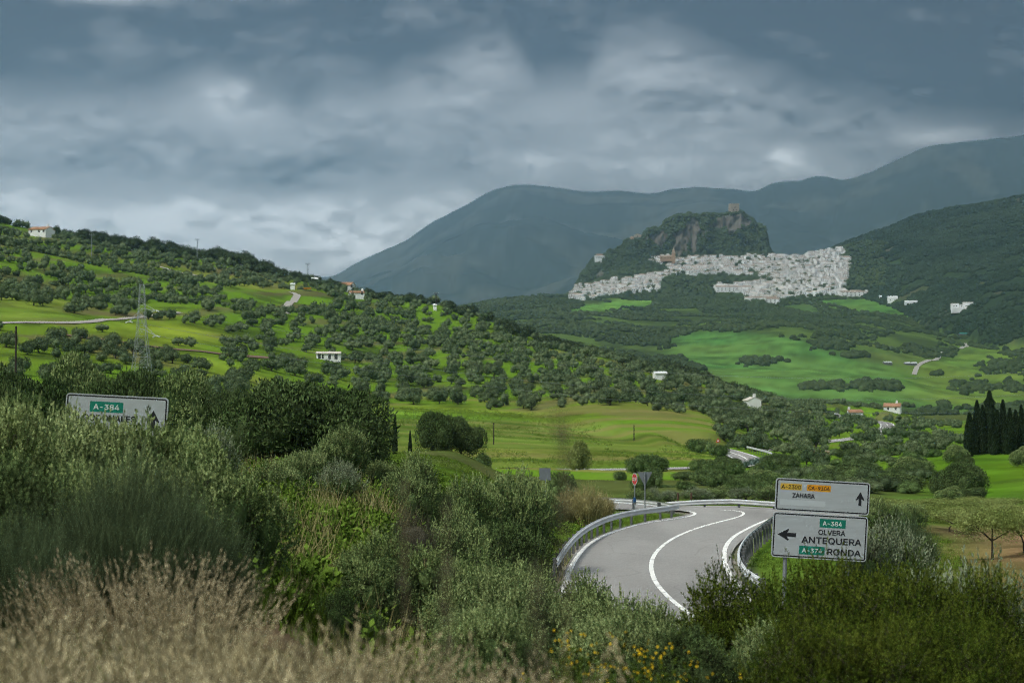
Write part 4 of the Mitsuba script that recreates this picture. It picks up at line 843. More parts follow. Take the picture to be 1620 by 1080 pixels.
def sprigs(r, L, n, per, sl, ll, lw, up=.55, core=.78, young=.0, spread=.55, wild=.28):
    """feathery twigs set over a set of lumps: (old leaves + core, paler lit-top and young leaves, twigs)"""
    area = np.array([l[1].prod() ** (2 / 3) for l in L]); pick = r.choice(len(L), n, p=area / area.sum()); C_, R_ = np.array([l[0] for l in L]), np.array([l[1] for l in L])
    d = unit(r.normal(size=(n, 3)) + [0, 0, .15]); k = r.uniform(.66, .98, n)[:, None]
    p = C_[pick] + d * R_[pick] * k; ax = unit(d * .55 + [0, 0, up] + r.normal(size=(n, 3)) * wild)
    ln = sl * r.uniform(.6, 1.25, n)
    t = np.tile((np.arange(per) + .5) / per, (n, 1)) + r.uniform(-.03, .03, (n, per))
    c = p[:, None] + ax[:, None] * (t * ln[:, None])[..., None]
    la = unit(ax[:, None] + r.normal(size=(n, per, 3)) * spread)
    isy = (d[:, 2] + .5 * r.normal(size=n)) > np.quantile(d[:, 2] + 0, 1 - young) if young else np.zeros(n, bool)  # twigs facing up turn paler: top light put into colour, beside new growth
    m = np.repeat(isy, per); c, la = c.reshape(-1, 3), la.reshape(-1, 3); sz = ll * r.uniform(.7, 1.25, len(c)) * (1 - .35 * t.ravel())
    old = cat_([leaves(c[~m], la[~m], sz[~m], lw, r)] + [blob(cc, rad * core, 1, int(r.integers(1e6))) for cc, rad in L])
    yg = leaves(c[m], la[m], sz[m], lw * 1.1, r) if m.any() else None
    s0, s1 = p - ax * ln[:, None] * .3, p + ax * ln[:, None] * .9; side = unit(np.cross(ax, r.normal(size=(n, 3)))) * .004
    tw = np.stack([s0 - side, s0 + side, s1], 1).reshape(-1, 3), np.arange(3 * n).reshape(-1, 3)
    return old, yg, tw
R = lambda s: np.random.default_rng(s)
VAR = {}
def var(name, W, Hh, parts):
    v = np.vstack([m[0] for k_, (m, _, _) in parts.items() if k_ not in ('stem', 'trunk')]); lo, hi = np.percentile(v, [1.5, 98.5], axis=0)
    VAR[name] = (float((hi - lo)[:2].mean()), float(np.percentile(v[:, 2], 99.3))); shapegroup('group_' + name, parts)
def clip_h(L, W, Hh): return L
def shrub_var(name, seed, W, Hh, n, per, sl, ll, lw, m, my, young=.2, up=.55, spread=.55, nl=9, z0=.15, core=.46, rs=(.30, .56), wild=.34):
    r = R(seed); L = lumps(r, nl, W - 2 * sl * .5, Hh - sl * .6, z0, rs); o, y, t = sprigs(r, L, n, per, sl, ll, lw, up, core, young, spread, wild)
    stems = cat_([tube([[0, 0, -.4], [c[0] * .5, c[1] * .5, c[2] * .5], c], [.05, .035, .012], 5) for c, _ in L])
    ps = {'foliage': (o, m, False), 'twigs': (t, 'm_twig', False), 'stem': (stems, 'm_bark', False)}
    if y is not None: ps['lit_young_shoots'] = (y, my, False)
    var(name, W, Hh, ps)
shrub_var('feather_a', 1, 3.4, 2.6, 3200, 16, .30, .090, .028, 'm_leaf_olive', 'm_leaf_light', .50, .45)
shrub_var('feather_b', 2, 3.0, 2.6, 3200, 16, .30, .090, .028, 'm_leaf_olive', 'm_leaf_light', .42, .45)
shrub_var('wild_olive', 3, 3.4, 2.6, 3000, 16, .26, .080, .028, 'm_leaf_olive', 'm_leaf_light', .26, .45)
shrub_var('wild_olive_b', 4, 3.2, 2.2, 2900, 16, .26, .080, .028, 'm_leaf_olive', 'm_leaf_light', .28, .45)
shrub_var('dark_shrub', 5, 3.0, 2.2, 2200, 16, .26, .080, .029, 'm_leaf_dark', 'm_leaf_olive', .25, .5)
shrub_var('lush', 6, 4.2, 2.2, 4200, 16, .34, .070, .024, 'm_leaf_lush_shaded', 'm_leaf_lush_lit_tip', .25, .12, nl=14, rs=(.24, .44), wild=.6)
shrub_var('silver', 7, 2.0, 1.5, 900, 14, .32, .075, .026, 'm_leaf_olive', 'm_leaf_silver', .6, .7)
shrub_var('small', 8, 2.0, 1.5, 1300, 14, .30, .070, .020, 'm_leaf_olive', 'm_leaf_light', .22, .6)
def broom_var(name, seed, W, Hh, n, m, w=.008):
    r = R(seed); a = r.uniform(0, 6.283, n); q = np.sqrt(r.uniform(0, 1, n)); lean = q * .62 + r.normal(0, .1, n); ln = Hh * r.uniform(.55, 1.0, n) * (1 - .38 * q)
    b = np.stack([np.cos(a) * q * W * .22, np.sin(a) * q * W * .22, 0 * a], 1); dirn = unit(np.stack([np.cos(a) * lean, np.sin(a) * lean, 0 * a + 1], 1) + r.normal(0, .08, (n, 3)))
    p = [b + dirn * (ln * t)[:, None] + np.array([0, 0, 1]) * (t * t * .12 * ln)[:, None] for t in (0, .5, 1)]; side = unit(np.cross(dirn, r.normal(size=(n, 3)))) * w
    v = np.stack([p[0] - side, p[0] + side, p[1] + side, p[1] - side, p[2]], 1).reshape(-1, 3); i = np.arange(n)[:, None] * 5
    sub = r.integers(0, n, n * 5); t = r.uniform(.35, .95, n * 5)[:, None]; c = p[0][sub] * (1 - t) + p[2][sub] * t
    lv = leaves(c, unit(dirn[sub] + r.normal(0, .30, (n * 5, 3))), .30 * r.uniform(.6, 1.3, n * 5), w * 1.4, r)
    core = blob(np.array([0, 0, Hh * .32]), np.array([W * .26, W * .26, Hh * .34]), 2, seed)
    var(name, W, Hh, {'stems': (cat_([(v, np.vstack([i + [[0, 1, 2]], i + [[0, 2, 3]], i + [[3, 2, 4]]])), lv, core]), m, False)})
broom_var('broom', 11, 2.6, 1.7, 4200, 'm_leaf_broom', .0055)
broom_var('reed', 12, 2.4, 1.8, 900, 'm_reed', .012)
broom_var('twiggy', 13, 2.0, 1.5, 500, 'm_twig', .005)
def tree_var(name, seed, W, Hh, nl, n, size, asp, mleaf, mbark='m_bark', trunk=.28, z0=.3, core=.74, sub=1, tr=.16, rs=(.40, .60), young=None, shell=(.78, 1.08)):
    r = R(seed); L = lumps(r, nl, W * .92, Hh, Hh * z0, rs)
    ps = {'crown': (crown(r, L, n, size, asp, core, sub, .35, shell), mleaf, False), 'trunk': (bole(r, Hh * trunk, tr, L), mbark, False)}
    if young: ps['lit_young_shoots'] = (leaves(*[np.concatenate(z) for z in zip(*[(c + unit(r.normal(size=(n // 14, 3)) + [0, 0, .8]) * q, unit(r.normal(size=(n // 14, 3)) + [0, 0, 1.])) for c, q in L])], size, size * asp, r), young, False)  # paler leaves set on top: light from above put into colour, plus new growth
    var(name, W, Hh, ps)
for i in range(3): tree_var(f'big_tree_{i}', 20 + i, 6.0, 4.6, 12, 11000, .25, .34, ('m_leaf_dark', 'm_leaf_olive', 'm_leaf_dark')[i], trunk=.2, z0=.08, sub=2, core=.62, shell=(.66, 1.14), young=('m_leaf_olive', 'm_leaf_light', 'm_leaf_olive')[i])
for i in range(3): tree_var(f'olive_near_{i}', 36 + i, 5.0, 4.2, 11, 5200, .20, .38, ('m_leaf_dark', 'm_leaf_olive', 'm_leaf_far')[i], trunk=.26, z0=.16, tr=.2)
for i in range(4): tree_var(f'olive_mid_{i}', 30 + i, 5.0, 4.6, 9, 1500, .36, .45, 'm_leaf_far', trunk=.2, z0=.14, tr=.22)
for i in range(3): tree_var(f'oak_{i}', 40 + i, 8.0, 6.5, 11, 900, .6, .6, 'm_leaf_wood', trunk=.25, z0=.2, tr=.25)
tree_var('almond', 50, 3.6, 3.0, 16, 7000, .11, .40, 'm_leaf_almond', trunk=.36, z0=.36, core=.2, tr=.07, rs=(.34, .5), shell=(.2, 1.1))
tree_var('round_bush', 51, 4.0, 3.0, 10, 6000, .22, .36, 'm_leaf_olive', trunk=.05, z0=.0, core=.66, tr=.1, shell=(.7, 1.12))
tree_var('bright_bush', 52, 4.0, 3.2, 10, 6000, .22, .36, 'm_leaf_almond', trunk=.05, z0=.0, core=.6, tr=.1, shell=(.7, 1.12))
def cypress_var(name, seed, W, Hh, wide=False):
    r = R(seed); n = 5200; t = r.uniform(0, 1, n) ** .8; rad = W / 2 * np.interp(t, [0, .06, .25, .6, .9, 1], [.5, .8, 1., .75, .28, .02]); a = r.uniform(0, 6.283, n)
    if wide: rad = rad * (1 + .25 * np.sin(t * 40))
    d = np.stack([np.cos(a), np.sin(a), 0 * a], 1); p = d * (rad * r.uniform(.7, 1.05, n))[:, None] + np.stack([0 * t, 0 * t, t * Hh], 1)
    lv = leaves(p, unit(d * (.8 if wide else .35) + [0, 0, 1] + r.normal(0, .2, (n, 3))), .30, .09, r)
    cz_ = np.linspace(0, 1, 12); co = tube(np.stack([0 * cz_, 0 * cz_, cz_ * Hh * .97], 1), W / 2 * .8 * np.interp(cz_, [0, .06, .25, .6, .9, 1], [.5, .8, 1., .75, .28, .02]), 9)
    var(name, W, Hh, {'crown': (cat_([lv, co]), 'm_cypress', False), 'trunk': (tube([[0, 0, -.5], [0, 0, .5]], .14, 6), 'm_bark', False)})
cypress_var('cypress_0', 61, 1.5, 8); cypress_var('cypress_1', 62, 1.8, 8); cypress_var('cypress_wide', 63, 3.2, 8, True)
def plant(name, label, cat, u, y, wpx, vtop, v, group=None, rot=None, hmin=.3, depth=1.):
    """one plant of variant v standing on the ground in the direction of column u at depth y"""
    W, Hh = VAR[v]; g = at(u, y); w = wpx * PX(y) / W; h = max(zrow(vtop, y) - g[2], hmin) / Hh; w = max(w, h * (.55 if v == 'lush' else .62 if cat == 'shrub' else .5))
    k = thing(name, label, cat, group); inst(k, 'group_' + v, mat4(g - [0, 0, .05], 0) @ np.diag([w, w * depth, h, 1]) @ mat4((0, 0, 0), prng.uniform(0, 6.28) if rot is None else rot)); return k
prng = R(77)
# ------------------------------------------------------------------ roadside shrubs, one by one
SH = 'shrub'
for a in [
 ('wild_shrub', 'tall feathery pale green bush at the left edge in front of the sign', SH, 20, 22, 200, 650, 'feather_a'),
 ('wild_shrub', 'pale feathery bush whose tips cover the lower left of the hidden sign', SH, 125, 25, 170, 656, 'feather_b'),
 ('wild_shrub', 'pale feathery bush covering the bottom middle of the hidden sign', SH, 205, 27, 130, 688, 'feather_a'),
 ('wild_shrub', 'olive green bush with pale tips right of the hidden sign', SH, 282, 26, 130, 684, 'feather_b'),
 ('wild_shrub', 'rounded dark olive bush with its shaded flank beside the green bank', SH, 318, 25, 110, 722, 'wild_olive'),
 ('wild_shrub', 'dark green bush low at the left edge behind the dry grass', SH, 15, 17, 130, 735, 'dark_shrub'),
 ('wild_shrub', 'olive bush between the broom and the hidden sign', SH, 215, 22, 170, 720, 'wild_olive_b'),
 ('broom_bush', 'large dusky green broom bush with fine upright stems, left foreground', SH, 205, 16, 150, 742, 'broom'),
 ('broom_bush', 'smaller dusky broom bush right of the large broom', SH, 290, 16.5, 70, 800, 'broom'),
 ('broom_bush', 'grey green broom at the left corner above the dry grass', SH, 40, 15, 90, 820, 'broom'),
 ('wild_shrub', 'silvery bush at the foot of the biggest dark tree', SH, 335, 50, 95, 676, 'silver'),
 ('wild_shrub', 'fresh green rounded bush at the top of the green bank', SH, 430, 52, 80, 728, 'small'),
 ('wild_shrub', 'grey green bush on the bank right below the biggest dark tree', SH, 478, 56, 80, 712, 'wild_olive_b'),
 ('wild_shrub', 'pale flowering bush at the top right of the green bank', SH, 535, 54, 70, 728, 'silver'),
 ('wild_shrub', 'silver green bush right of the biggest dark tree', SH, 548, 60, 80, 676, 'wild_olive'),
 ('wild_shrub', 'dark olive bush below the olive pair on the mound', SH, 668, 58, 80, 722, 'wild_olive'),
 ('wild_shrub', 'soft grey green bush between the green bank and the mound', SH, 605, 62, 60, 728, 'wild_olive_b'),
 ('wild_shrub', 'twiggy greyish bush in the hollow left of the road', SH, 655, 46, 60, 800, 'twiggy'),
 ('wild_shrub', 'olive bush in the hollow behind the twiggy greyish one', SH, 735, 60, 80, 760, 'wild_olive'),
 ('wild_shrub', 'grey olive bush left of the reeds', SH, 795, 64, 80, 752, 'wild_olive_b'),
 ('wild_shrub', 'green bush in the middle of the hollow', SH, 725, 50, 80, 800, 'small'),
 ('wild_shrub', 'olive bush behind the reeds', SH, 836, 80, 50, 762, 'wild_olive'),
 ('wild_shrub', 'small dark round bush left of the end of the guardrail', SH, 803, 46, 62, 832, 'dark_shrub'),
 ('wild_shrub', 'low green bush below the small dark round one', SH, 760, 36, 100, 862, 'small'),
 ('wild_shrub', 'big mid green bush with pale tips in the bottom centre left', SH, 640, 29, 170, 842, 'wild_olive'),
 ('wild_shrub', 'green bush on the left shoulder of the big mid green one', SH, 565, 33, 80, 866, 'wild_olive_b'),
 ('wild_shrub', 'olive bush right of the big mid green one', SH, 770, 28, 120, 898, 'wild_olive_b'),
 ('wild_shrub', 'pale tipped bush below the end of the left guardrail', SH, 855, 29, 90, 905, 'small'),
 ('wild_shrub', 'olive bush hiding the lower left corner of the road', SH, 945, 29, 110, 915, 'wild_olive'),
 ('wild_shrub', 'bush poking up before the middle of the road', SH, 1030, 27, 90, 945, 'wild_olive_b'),
 ('wild_shrub', 'low bush before the centre line of the road', SH, 1085, 25, 90, 985, 'small'),
 ('wild_shrub', 'thin leafy bush right of the centre line', SH, 1145, 26, 70, 958, 'small'),
 ('wild_shrub', 'dense green bush at the bottom centre behind the yellow flowers', SH, 960, 20, 160, 972, 'wild_olive_b'),
 ('wild_shrub', 'dark bush at the bottom right of the yellow flowers', SH, 1080, 18, 180, 990, 'dark_shrub'),
 ('wild_shrub', 'olive bush behind the tan grass heads at bottom centre', SH, 760, 19, 130, 955, 'wild_olive_b'),
 ('wild_shrub', 'leafy olive bush behind the tan grass heads, right of the bottom centre one', SH, 840, 22, 150, 935, 'wild_olive'),
 ('wild_shrub', 'dark green bush left of bottom centre above the tan grass', SH, 545, 24, 90, 930, 'dark_shrub'),
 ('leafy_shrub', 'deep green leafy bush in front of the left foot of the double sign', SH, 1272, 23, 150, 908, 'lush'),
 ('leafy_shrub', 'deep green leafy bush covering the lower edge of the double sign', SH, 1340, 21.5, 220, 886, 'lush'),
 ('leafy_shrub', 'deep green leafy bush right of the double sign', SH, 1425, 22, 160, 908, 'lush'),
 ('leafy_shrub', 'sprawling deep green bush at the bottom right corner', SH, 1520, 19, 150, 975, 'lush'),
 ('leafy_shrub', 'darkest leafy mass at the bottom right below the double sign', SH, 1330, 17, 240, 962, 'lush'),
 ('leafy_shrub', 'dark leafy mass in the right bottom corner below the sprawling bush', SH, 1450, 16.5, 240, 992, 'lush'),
 ('wild_shrub', 'small leaved olive bush at the bottom between road and deep green bushes', SH, 1185, 19, 110, 985, 'wild_olive'),
 ('wild_shrub', 'grey green bush close behind the right edge of the double sign', SH, 1396, 88, 60, 788, 'wild_olive'),
 ('wild_shrub', 'second grey green bush farther right of the double sign', SH, 1432, 90, 56, 796, 'wild_olive_b'),
 ('wild_shrub', 'silvery bush just right of the double sign', SH, 1405, 50, 56, 826, 'silver'),
 ('wild_shrub', 'grey green broom behind the silvery bush by the double sign', SH, 1432, 56, 40, 825, 'broom'),
 ('wild_shrub', 'silvery pale bush on the edge of the brown soil', SH, 1548, 30, 60, 893, 'silver'),
 ('wild_shrub', 'low grey green bush right of the sprawling deep green one', SH, 1625, 22, 60, 1000, 'small'),
]: plant(*a)
for a in [
 ('shady_tree', 'biggest dark tree, broad and round, right of the hidden sign', 'tree', 470, 74, 215, 604, 'big_tree_0'),
 ('shady_tree', 'grey olive tree joined to the right side of the biggest dark tree', 'tree', 566, 76, 80, 634, 'big_tree_1'),
 ('shady_tree', 'dark olive tree at the far left above the bushes', 'tree', 30, 78, 170, 578, 'big_tree_2'),
 ('shady_tree', 'pale grey olive tree behind the left half of the hidden sign', 'tree', 130, 84, 130, 564, 'big_tree_1'),
 ('shady_tree', 'dark olive tree behind the right half of the hidden sign', 'tree', 205, 80, 120, 588, 'big_tree_0'),
 ('shady_tree', 'grey olive tree right behind the hidden sign', 'tree', 285, 86, 130, 590, 'big_tree_1'),
 ('shady_tree', 'low olive tree between the hidden sign and the biggest dark tree', 'tree', 345, 92, 90, 618, 'big_tree_2'),
 ('shady_tree', 'olive tree at the left frame edge among the bushes', 'tree', -10, 66, 120, 606, 'big_tree_0'),
 ('shady_tree', 'left tree of the olive pair on the meadow mound', 'tree', 686, 133, 62, 652, 'big_tree_0'),
 ('shady_tree', 'right tree of the olive pair on the meadow mound', 'tree', 730, 135, 62, 658, 'big_tree_2'),
 ('shady_tree', 'small dark tree beside the grey traffic board', 'tree', 890, 100, 30, 746, 'round_bush'),
 ('shady_tree', 'round bright bush at the foot of the meadow', 'tree', 916, 204, 38, 697, 'bright_bush'),
 ('shady_tree', 'small flat bush left at the foot of the meadow', 'tree', 765, 205, 26, 716, 'round_bush'),
 ('shady_tree', 'dark tree behind the stop sign', 'tree', 1018, 198, 44, 718, 'round_bush'),
 ('shady_tree', 'dark olive right of the stop sign on the green bank', 'tree', 1085, 168, 36, 744, 'round_bush'),
 ('shady_tree', 'small olive behind the give-way sign', 'tree', 1050, 150, 34, 766, 'round_bush'),
 ('shady_tree', 'bush above the meadow end hiding the upper leg of the hairpin', 'tree', 1108, 282, 44, 694, 'round_bush'),
 ('shady_tree', 'small bush on the inside of the hairpin bend', 'tree', 1137, 262, 30, 703, 'round_bush'),
 ('shady_tree', 'olive in front of the hairpin bend, left of two', 'tree', 1146, 208, 40, 722, 'big_tree_0'),
 ('shady_tree', 'olive in front of the hairpin bend, right of two', 'tree', 1160, 190, 46, 740, 'big_tree_1'),
 ('shady_tree', 'dark round olive right of the hairpin bend', 'tree', 1232, 225, 48, 717, 'big_tree_0'),
 ('shady_tree', 'olive below the hairpin bend near the double sign', 'tree', 1205, 175, 52, 742, 'big_tree_1'),
 ('shady_tree', 'olive above the top left of the double sign', 'tree', 1262, 190, 55, 738, 'big_tree_2'),
 ('shady_tree', 'olive above the middle of the double sign', 'tree', 1300, 215, 50, 735, 'big_tree_1'),
 ('shady_tree', 'dark broad tree above the right end of the double sign', 'tree', 1350, 185, 70, 732, 'big_tree_0'),
 ('shady_tree', 'dark broad tree right of the double sign', 'tree', 1412, 155, 78, 748, 'big_tree_0'),
 ('shady_tree', 'olive tree behind the dark broad one right of the double sign', 'tree', 1440, 200, 56, 722, 'big_tree_1'),
 ('shady_tree', 'big clipped dark olive in the green field below the cypresses', 'tree', 1522, 150, 70, 731, 'big_tree_0'),
 ('shady_tree', 'small dark olive left of the big clipped one', 'tree', 1486, 152, 28, 744, 'big_tree_2'),
 ('shady_tree', 'low olive in front of the big clipped one, left', 'tree', 1503, 136, 40, 768, 'big_tree_1'),
 ('shady_tree', 'low olive in front of the big clipped one, right', 'tree', 1535, 137, 40, 769, 'big_tree_2'),
 ('shady_tree', 'grey olive at the right edge under the cypresses', 'tree', 1622, 190, 40, 706, 'big_tree_1'),
 ('shady_tree', 'small olive left of the cypress row', 'tree', 1512, 215, 34, 703, 'big_tree_1'),
 ('shady_tree', 'small olive below the left end of the cypress row', 'tree', 1526, 195, 24, 714, 'big_tree_2'),
]: plant(*a)
for u, y, w, vt, lb in [(1463, 98, 66, 797, 'small leafing almond tree nearest the double sign'), (1568, 72, 92, 797, 'almond tree with thin dark trunk on brown soil'), (1618, 74, 80, 795, 'almond tree at the right edge of the orchard'), (1520, 108, 60, 800, 'almond tree left of the one on brown soil, farther back'),
                        (1410, 118, 60, 788, 'almond tree behind the right edge of the double sign'), (1490, 125, 56, 786, 'pale almond tree in the back row, second from left'), (1545, 128, 56, 784, 'pale almond tree in the back row, third from left'), (1597, 126, 56, 786, 'pale almond tree in the back row at right'), (1500, 92, 62, 803, 'almond tree on the near edge of the green orchard strip'), (1440, 108, 58, 793, 'almond tree just behind the one nearest the double sign'), (1545, 98, 62, 797, 'almond tree behind the one on brown soil'), (1592, 104, 60, 794, 'almond tree behind the one at the right edge'), (1470, 118, 54, 788, 'small almond tree in the middle row, left'), (1520, 120, 54, 787, 'small almond tree in the middle row, centre'), (1575, 118, 54, 788, 'small almond tree in the middle row, right'), (1437, 126, 50, 788, 'pale almond tree in the back row, leftmost')]:
    plant('almond_tree', lb, 'tree', u, y, w, vt, 'almond')
for i, (u, y, w, vt, v, lb) in enumerate([(1533, 232, 17, 652, 'cypress_0', 'leftmost cypress of the dark row'), (1545, 240, 17, 633, 'cypress_1', 'second cypress from the left in the dark row'), (1554, 236, 16, 640, 'cypress_0', 'third cypress from the left in the dark row'), (1565, 240, 30, 618, 'cypress_wide', 'tallest broad conifer in the cypress row'),
        (1577, 234, 17, 648, 'cypress_1', 'cypress just right of the tallest conifer'), (1586, 240, 15, 632, 'cypress_0', 'tall slim cypress in the middle of the row'), (1597, 234, 16, 645, 'cypress_1', 'fourth cypress from the right edge'), (1606, 240, 15, 648, 'cypress_0', 'third cypress from the right edge'), (1615, 236, 14, 640, 'cypress_0', 'second cypress from the right edge'), (1625, 236, 16, 646, 'cypress_1', 'cypress cut by the right edge'), (1540, 236, 16, 662, 'cypress_0', 'short cypress in front of the left end of the row'), (1571, 232, 16, 660, 'cypress_0', 'short cypress in front of the tallest conifer'), (1591, 232, 16, 668, 'cypress_1', 'short cypress near the middle of the row')]):
    plant('cypress', lb, 'tree', u, y, w * .98, vt, v)
for u, y, vt, w, lb in ((625, 160, 655, 8, 'lone slim young cypress in front of the meadow'), (649, 158, 680, 6, 'shorter young cypress beside the olive pair')): plant('cypress', lb, 'tree', u, y, w, vt, 'cypress_0')
for u, y, w, vt, lb in ((905, 95, 44, 771, 'tan reeds left of the near bend'), (930, 94, 44, 768, 'tallest tan reeds behind the guardrail'), (952, 97, 36, 778, 'tan reeds nearest the stop sign'), (878, 92, 44, 784, 'tan reeds beside the hollow'), (780, 66, 60, 800, 'brownish reeds in the middle of the hollow'), (838, 78, 50, 796, 'greenish reeds left of the guardrail')): plant('reed_clump', lb, 'reeds', u, y, w, vt, 'reed')
for u, y, w, vt, v, lb in ((1060, 122, 36, 774, 'silver', 'pale hedge bush behind the stakes'), (1100, 122, 44, 770, 'silver', 'pale blossoming bush behind the far guardrail'), (1140, 124, 46, 768, 'small', 'green hedge bush behind the far guardrail'), (1180, 122, 46, 770, 'silver', 'pale hedge bush behind the far guardrail near the sign'), (1215, 120, 40, 768, 'small', 'green hedge bush beside the top of the double sign'), (1010, 116, 36, 772, 'small', 'yellowish bush behind the stop sign post'), (1035, 118, 30, 770, 'silver', 'pale bush behind the give-way sign post')): plant('hedge_bush', lb, 'shrub', u, y, w, vt, v)
r = R(91)
for i in range(24):
    u = r.uniform(1062, 1228) if i < 18 else r.uniform(930, 1060); y = r.uniform(132, 200); wpx = r.uniform(20, 38); g = at(u, y)
    if allbeds.query(g[:2])[0] < 5: continue
    plant('meadow_bush', 'round olive bush on the green strip between the junction and the lower road', 'shrub', u, y, wpx, HOR - (g[2] + wpx * PX(y) * r.uniform(.6, .85)) / y * F, 'round_bush', 'bushes between the junction and the lower road')
# agave hedge on the outside of the hairpin
r = R(90); ag = []
for i in range(22):
    n = 14; a_ = r.uniform(0, 6.28, n); dz = unit(np.stack([np.cos(a_), np.sin(a_), r.uniform(.5, 1.6, n)], 1)); ag.append(leaves(np.zeros((n, 3)), dz, r.uniform(1., 1.5, n), .22, r))
for i, u in enumerate(np.linspace(1172, 1214, 16)):
    g = at(u + r.uniform(-2, 2), 222 + 1.1 * (u - 1172) / 2 + r.uniform(-4, 4)); k = thing('agave', 'blue green agave in the hedge below the hairpin bend', 'agave', 'agaves along the hairpin bend'); scene[k] = mikit.ply(ag[i], 'm_agave', to_world=T(mat4(g, 0, .85)))

# ------------------------------------------------------------------ olive groves
rng = R(6)
open_ = [CLEAR[0], CLEAR[4], MEADOW, F5, F7]
def free(x, y, margin=4.):
    ok = np.ones(len(x), bool)
    for p_ in open_: ok &= ~shapely.contains_xy(p_, x, y)
    for hx, hy, w in keep_clear: ok &= ~((np.abs(x / y - hx / hy) * hy < w * .5 + 1.5) & (y < hy + 6) & (y > hy - 26))
    ok &= ~((x / y > S(570)) & (x / y < S(1125)) & (y < 405))
    return ok & (allbeds.query(np.stack([x, y], 1))[0] > margin)
def layer_at(x, y):
    i = np.clip(np.searchsorted(PHI, np.arctan2(x, y)), 0, len(PHI) - 1); j = np.clip(np.searchsorted(RAD, np.hypot(x, y)), 0, len(RAD) - 1); return which[i, j]
def dens(x, y, sc, seed): return meshkit.fbm(np.stack([x / sc, y / sc, 0 * x], -1), 3, seed)
pts = []
# tree rows of the upper left orchard
e1, e2 = np.array([.41, .91]), np.array([.91, -.41])
a_, b_ = np.meshgrid(np.arange(-900, 1400, 5.4), np.arange(-900, 900, 10.5)); a_, b_ = a_.ravel() + rng.normal(0, .9, a_.size), b_.ravel() + rng.normal(0, 1.0, b_.size)
x, y = e1[0] * a_ + e2[0] * b_, e1[1] * a_ + e2[1] * b_
m = (y > 520) & (y < 905) & (x / y < S(330)) & (x / y > S(-60)) & (dens(x, y, 22, 3) > .42); pts.append(np.stack([x, y, rng.uniform(.70, 1.1, x.size)], 1)[m])
# looser groves on the rest of the hill
g_x, g_y = np.meshgrid(np.arange(-330, 330, 7.4), np.arange(300, 905, 7.4)); x, y = g_x.ravel() + rng.uniform(-2.6, 2.6, g_x.size), g_y.ravel() + rng.uniform(-2.6, 2.6, g_x.size)
s_ = x / np.maximum(y, 1); D_ = dens(x, y, 34, 8)
m = (s_ > S(-60)) & (s_ < S(1300)) & ~((y > 520) & (s_ < S(330))) & (D_ > np.where(s_ < S(520), .49, .29)); m &= (s_ < S(560)) | (y > 425) | (s_ > S(1000)); m &= (y > 345) | (s_ < S(420)) | (s_ > S(1130)); pts.append(np.stack([x, y, rng.uniform(.58, 1.1, x.size)], 1)[m])
# thick scrub in the middle of the hill
x, y = rng.uniform(-60, 130, 900), rng.uniform(440, 860, 900); m = shapely.contains_xy(DENSE, x, y) & (dens(x, y, 24, 9) > .46); pts.append(np.stack([x, y, rng.uniform(.5, .95, 900)], 1)[m])
# valley olives right of the meadow
x, y = rng.uniform(20, 190, 1500), rng.uniform(235, 760, 1500); s_ = x / y
m = (s_ > S(1135)) & (s_ < S(1520)) & (dens(x, y, 30, 12) > .47) & ((y > 270) | (s_ > S(1225))); pts.append(np.stack([x, y, rng.uniform(.48, .85, 1500)], 1)[m])
NEARV = []
x, y = rng.uniform(15, 100, 1500), rng.uniform(128, 320, 1500); s_ = x / y
m = (s_ > S(1222)) & (s_ < S(1480)) & (dens(x, y, 16, 15) > .47) & ~((s_ > S(1455)) & (y < 230)); NEARV = np.stack([x, y], 1)[m]
# valley olives on the left, below the hill
x, y = rng.uniform(-130, -20, 700), rng.uniform(110, 345, 700); s_ = x / y
m = (s_ > S(-40)) & (s_ < S(560)) & (dens(x, y, 22, 13) > .45); pts.append(np.stack([x, y, rng.uniform(.7, 1.05, 700)], 1)[m])
pts = np.vstack(pts); pts = pts[free(pts[:, 0], pts[:, 1])]
# thin out trees that stand into each other
order = rng.permutation(len(pts)); pts = pts[order]; tr_ = cKDTree(pts[:, :2]); keep = np.ones(len(pts), bool)
for i in range(len(pts)):
    if keep[i]:
        for j in tr_.query_ball_point(pts[i, :2], 3.9):
            if j > i: keep[j] = False
pts = pts[keep]; pts = pts[np.argsort(pts[:, 1])]
zz = H(pts[:, 0], pts[:, 1]); app = pts[:, 2] / pts[:, 1]
# seen or hidden behind a nearer hill: only visible ones count as the nearest three hundred
vis = np.array([(H(px_ * np.linspace(.35, .985, 60), py_ * np.linspace(.35, .985, 60)) < (zz_ + 4) * np.linspace(.35, .985, 60)).all() for (px_, py_, _), zz_ in zip(pts, zz)])
rank = np.argsort(-app * vis); chosen = set(rank[:300].tolist())
stuff = []
for i, (x, y, s_) in enumerate(pts):
    rot = rng.uniform(0, 6.28); sz = s_ * rng.uniform(.80, 1.0)
    if i in chosen:
        left = x / y < S(1130)
        k = thing('olive_tree', 'round grey green olive tree in the groves across the left hillside' if left else 'round grey green olive tree in the valley grove right of the meadow', 'tree', 'olive trees on the left hillside' if left else 'olive trees of the valley grove')
        inst(k, f'group_olive_mid_{i % 4}', mat4((x, y, zz[i] - .15), rot, (sz * rng.uniform(.82, 1.15), sz, sz * rng.uniform(.8, 1.2))))
    else: stuff.append((i % 6, mat4((x, y, zz[i] - .15), rot, (sz * rng.uniform(.8, 1.2), sz, sz * rng.uniform(.75, 1.2)))))
lite = []
for i in range(6):
    r = R(70 + i); L = lumps(r, 4 + i % 3, 4.6, 4.6, .5, (.46, .66)); lite.append((crown(r, L, 170, .55, .6, .80, 1), bole(r, .9, .24, L[:2], 4)))
tag('olive_grove', 'hundreds of small distant olive trees spread over the upper hillside', kind='stuff')
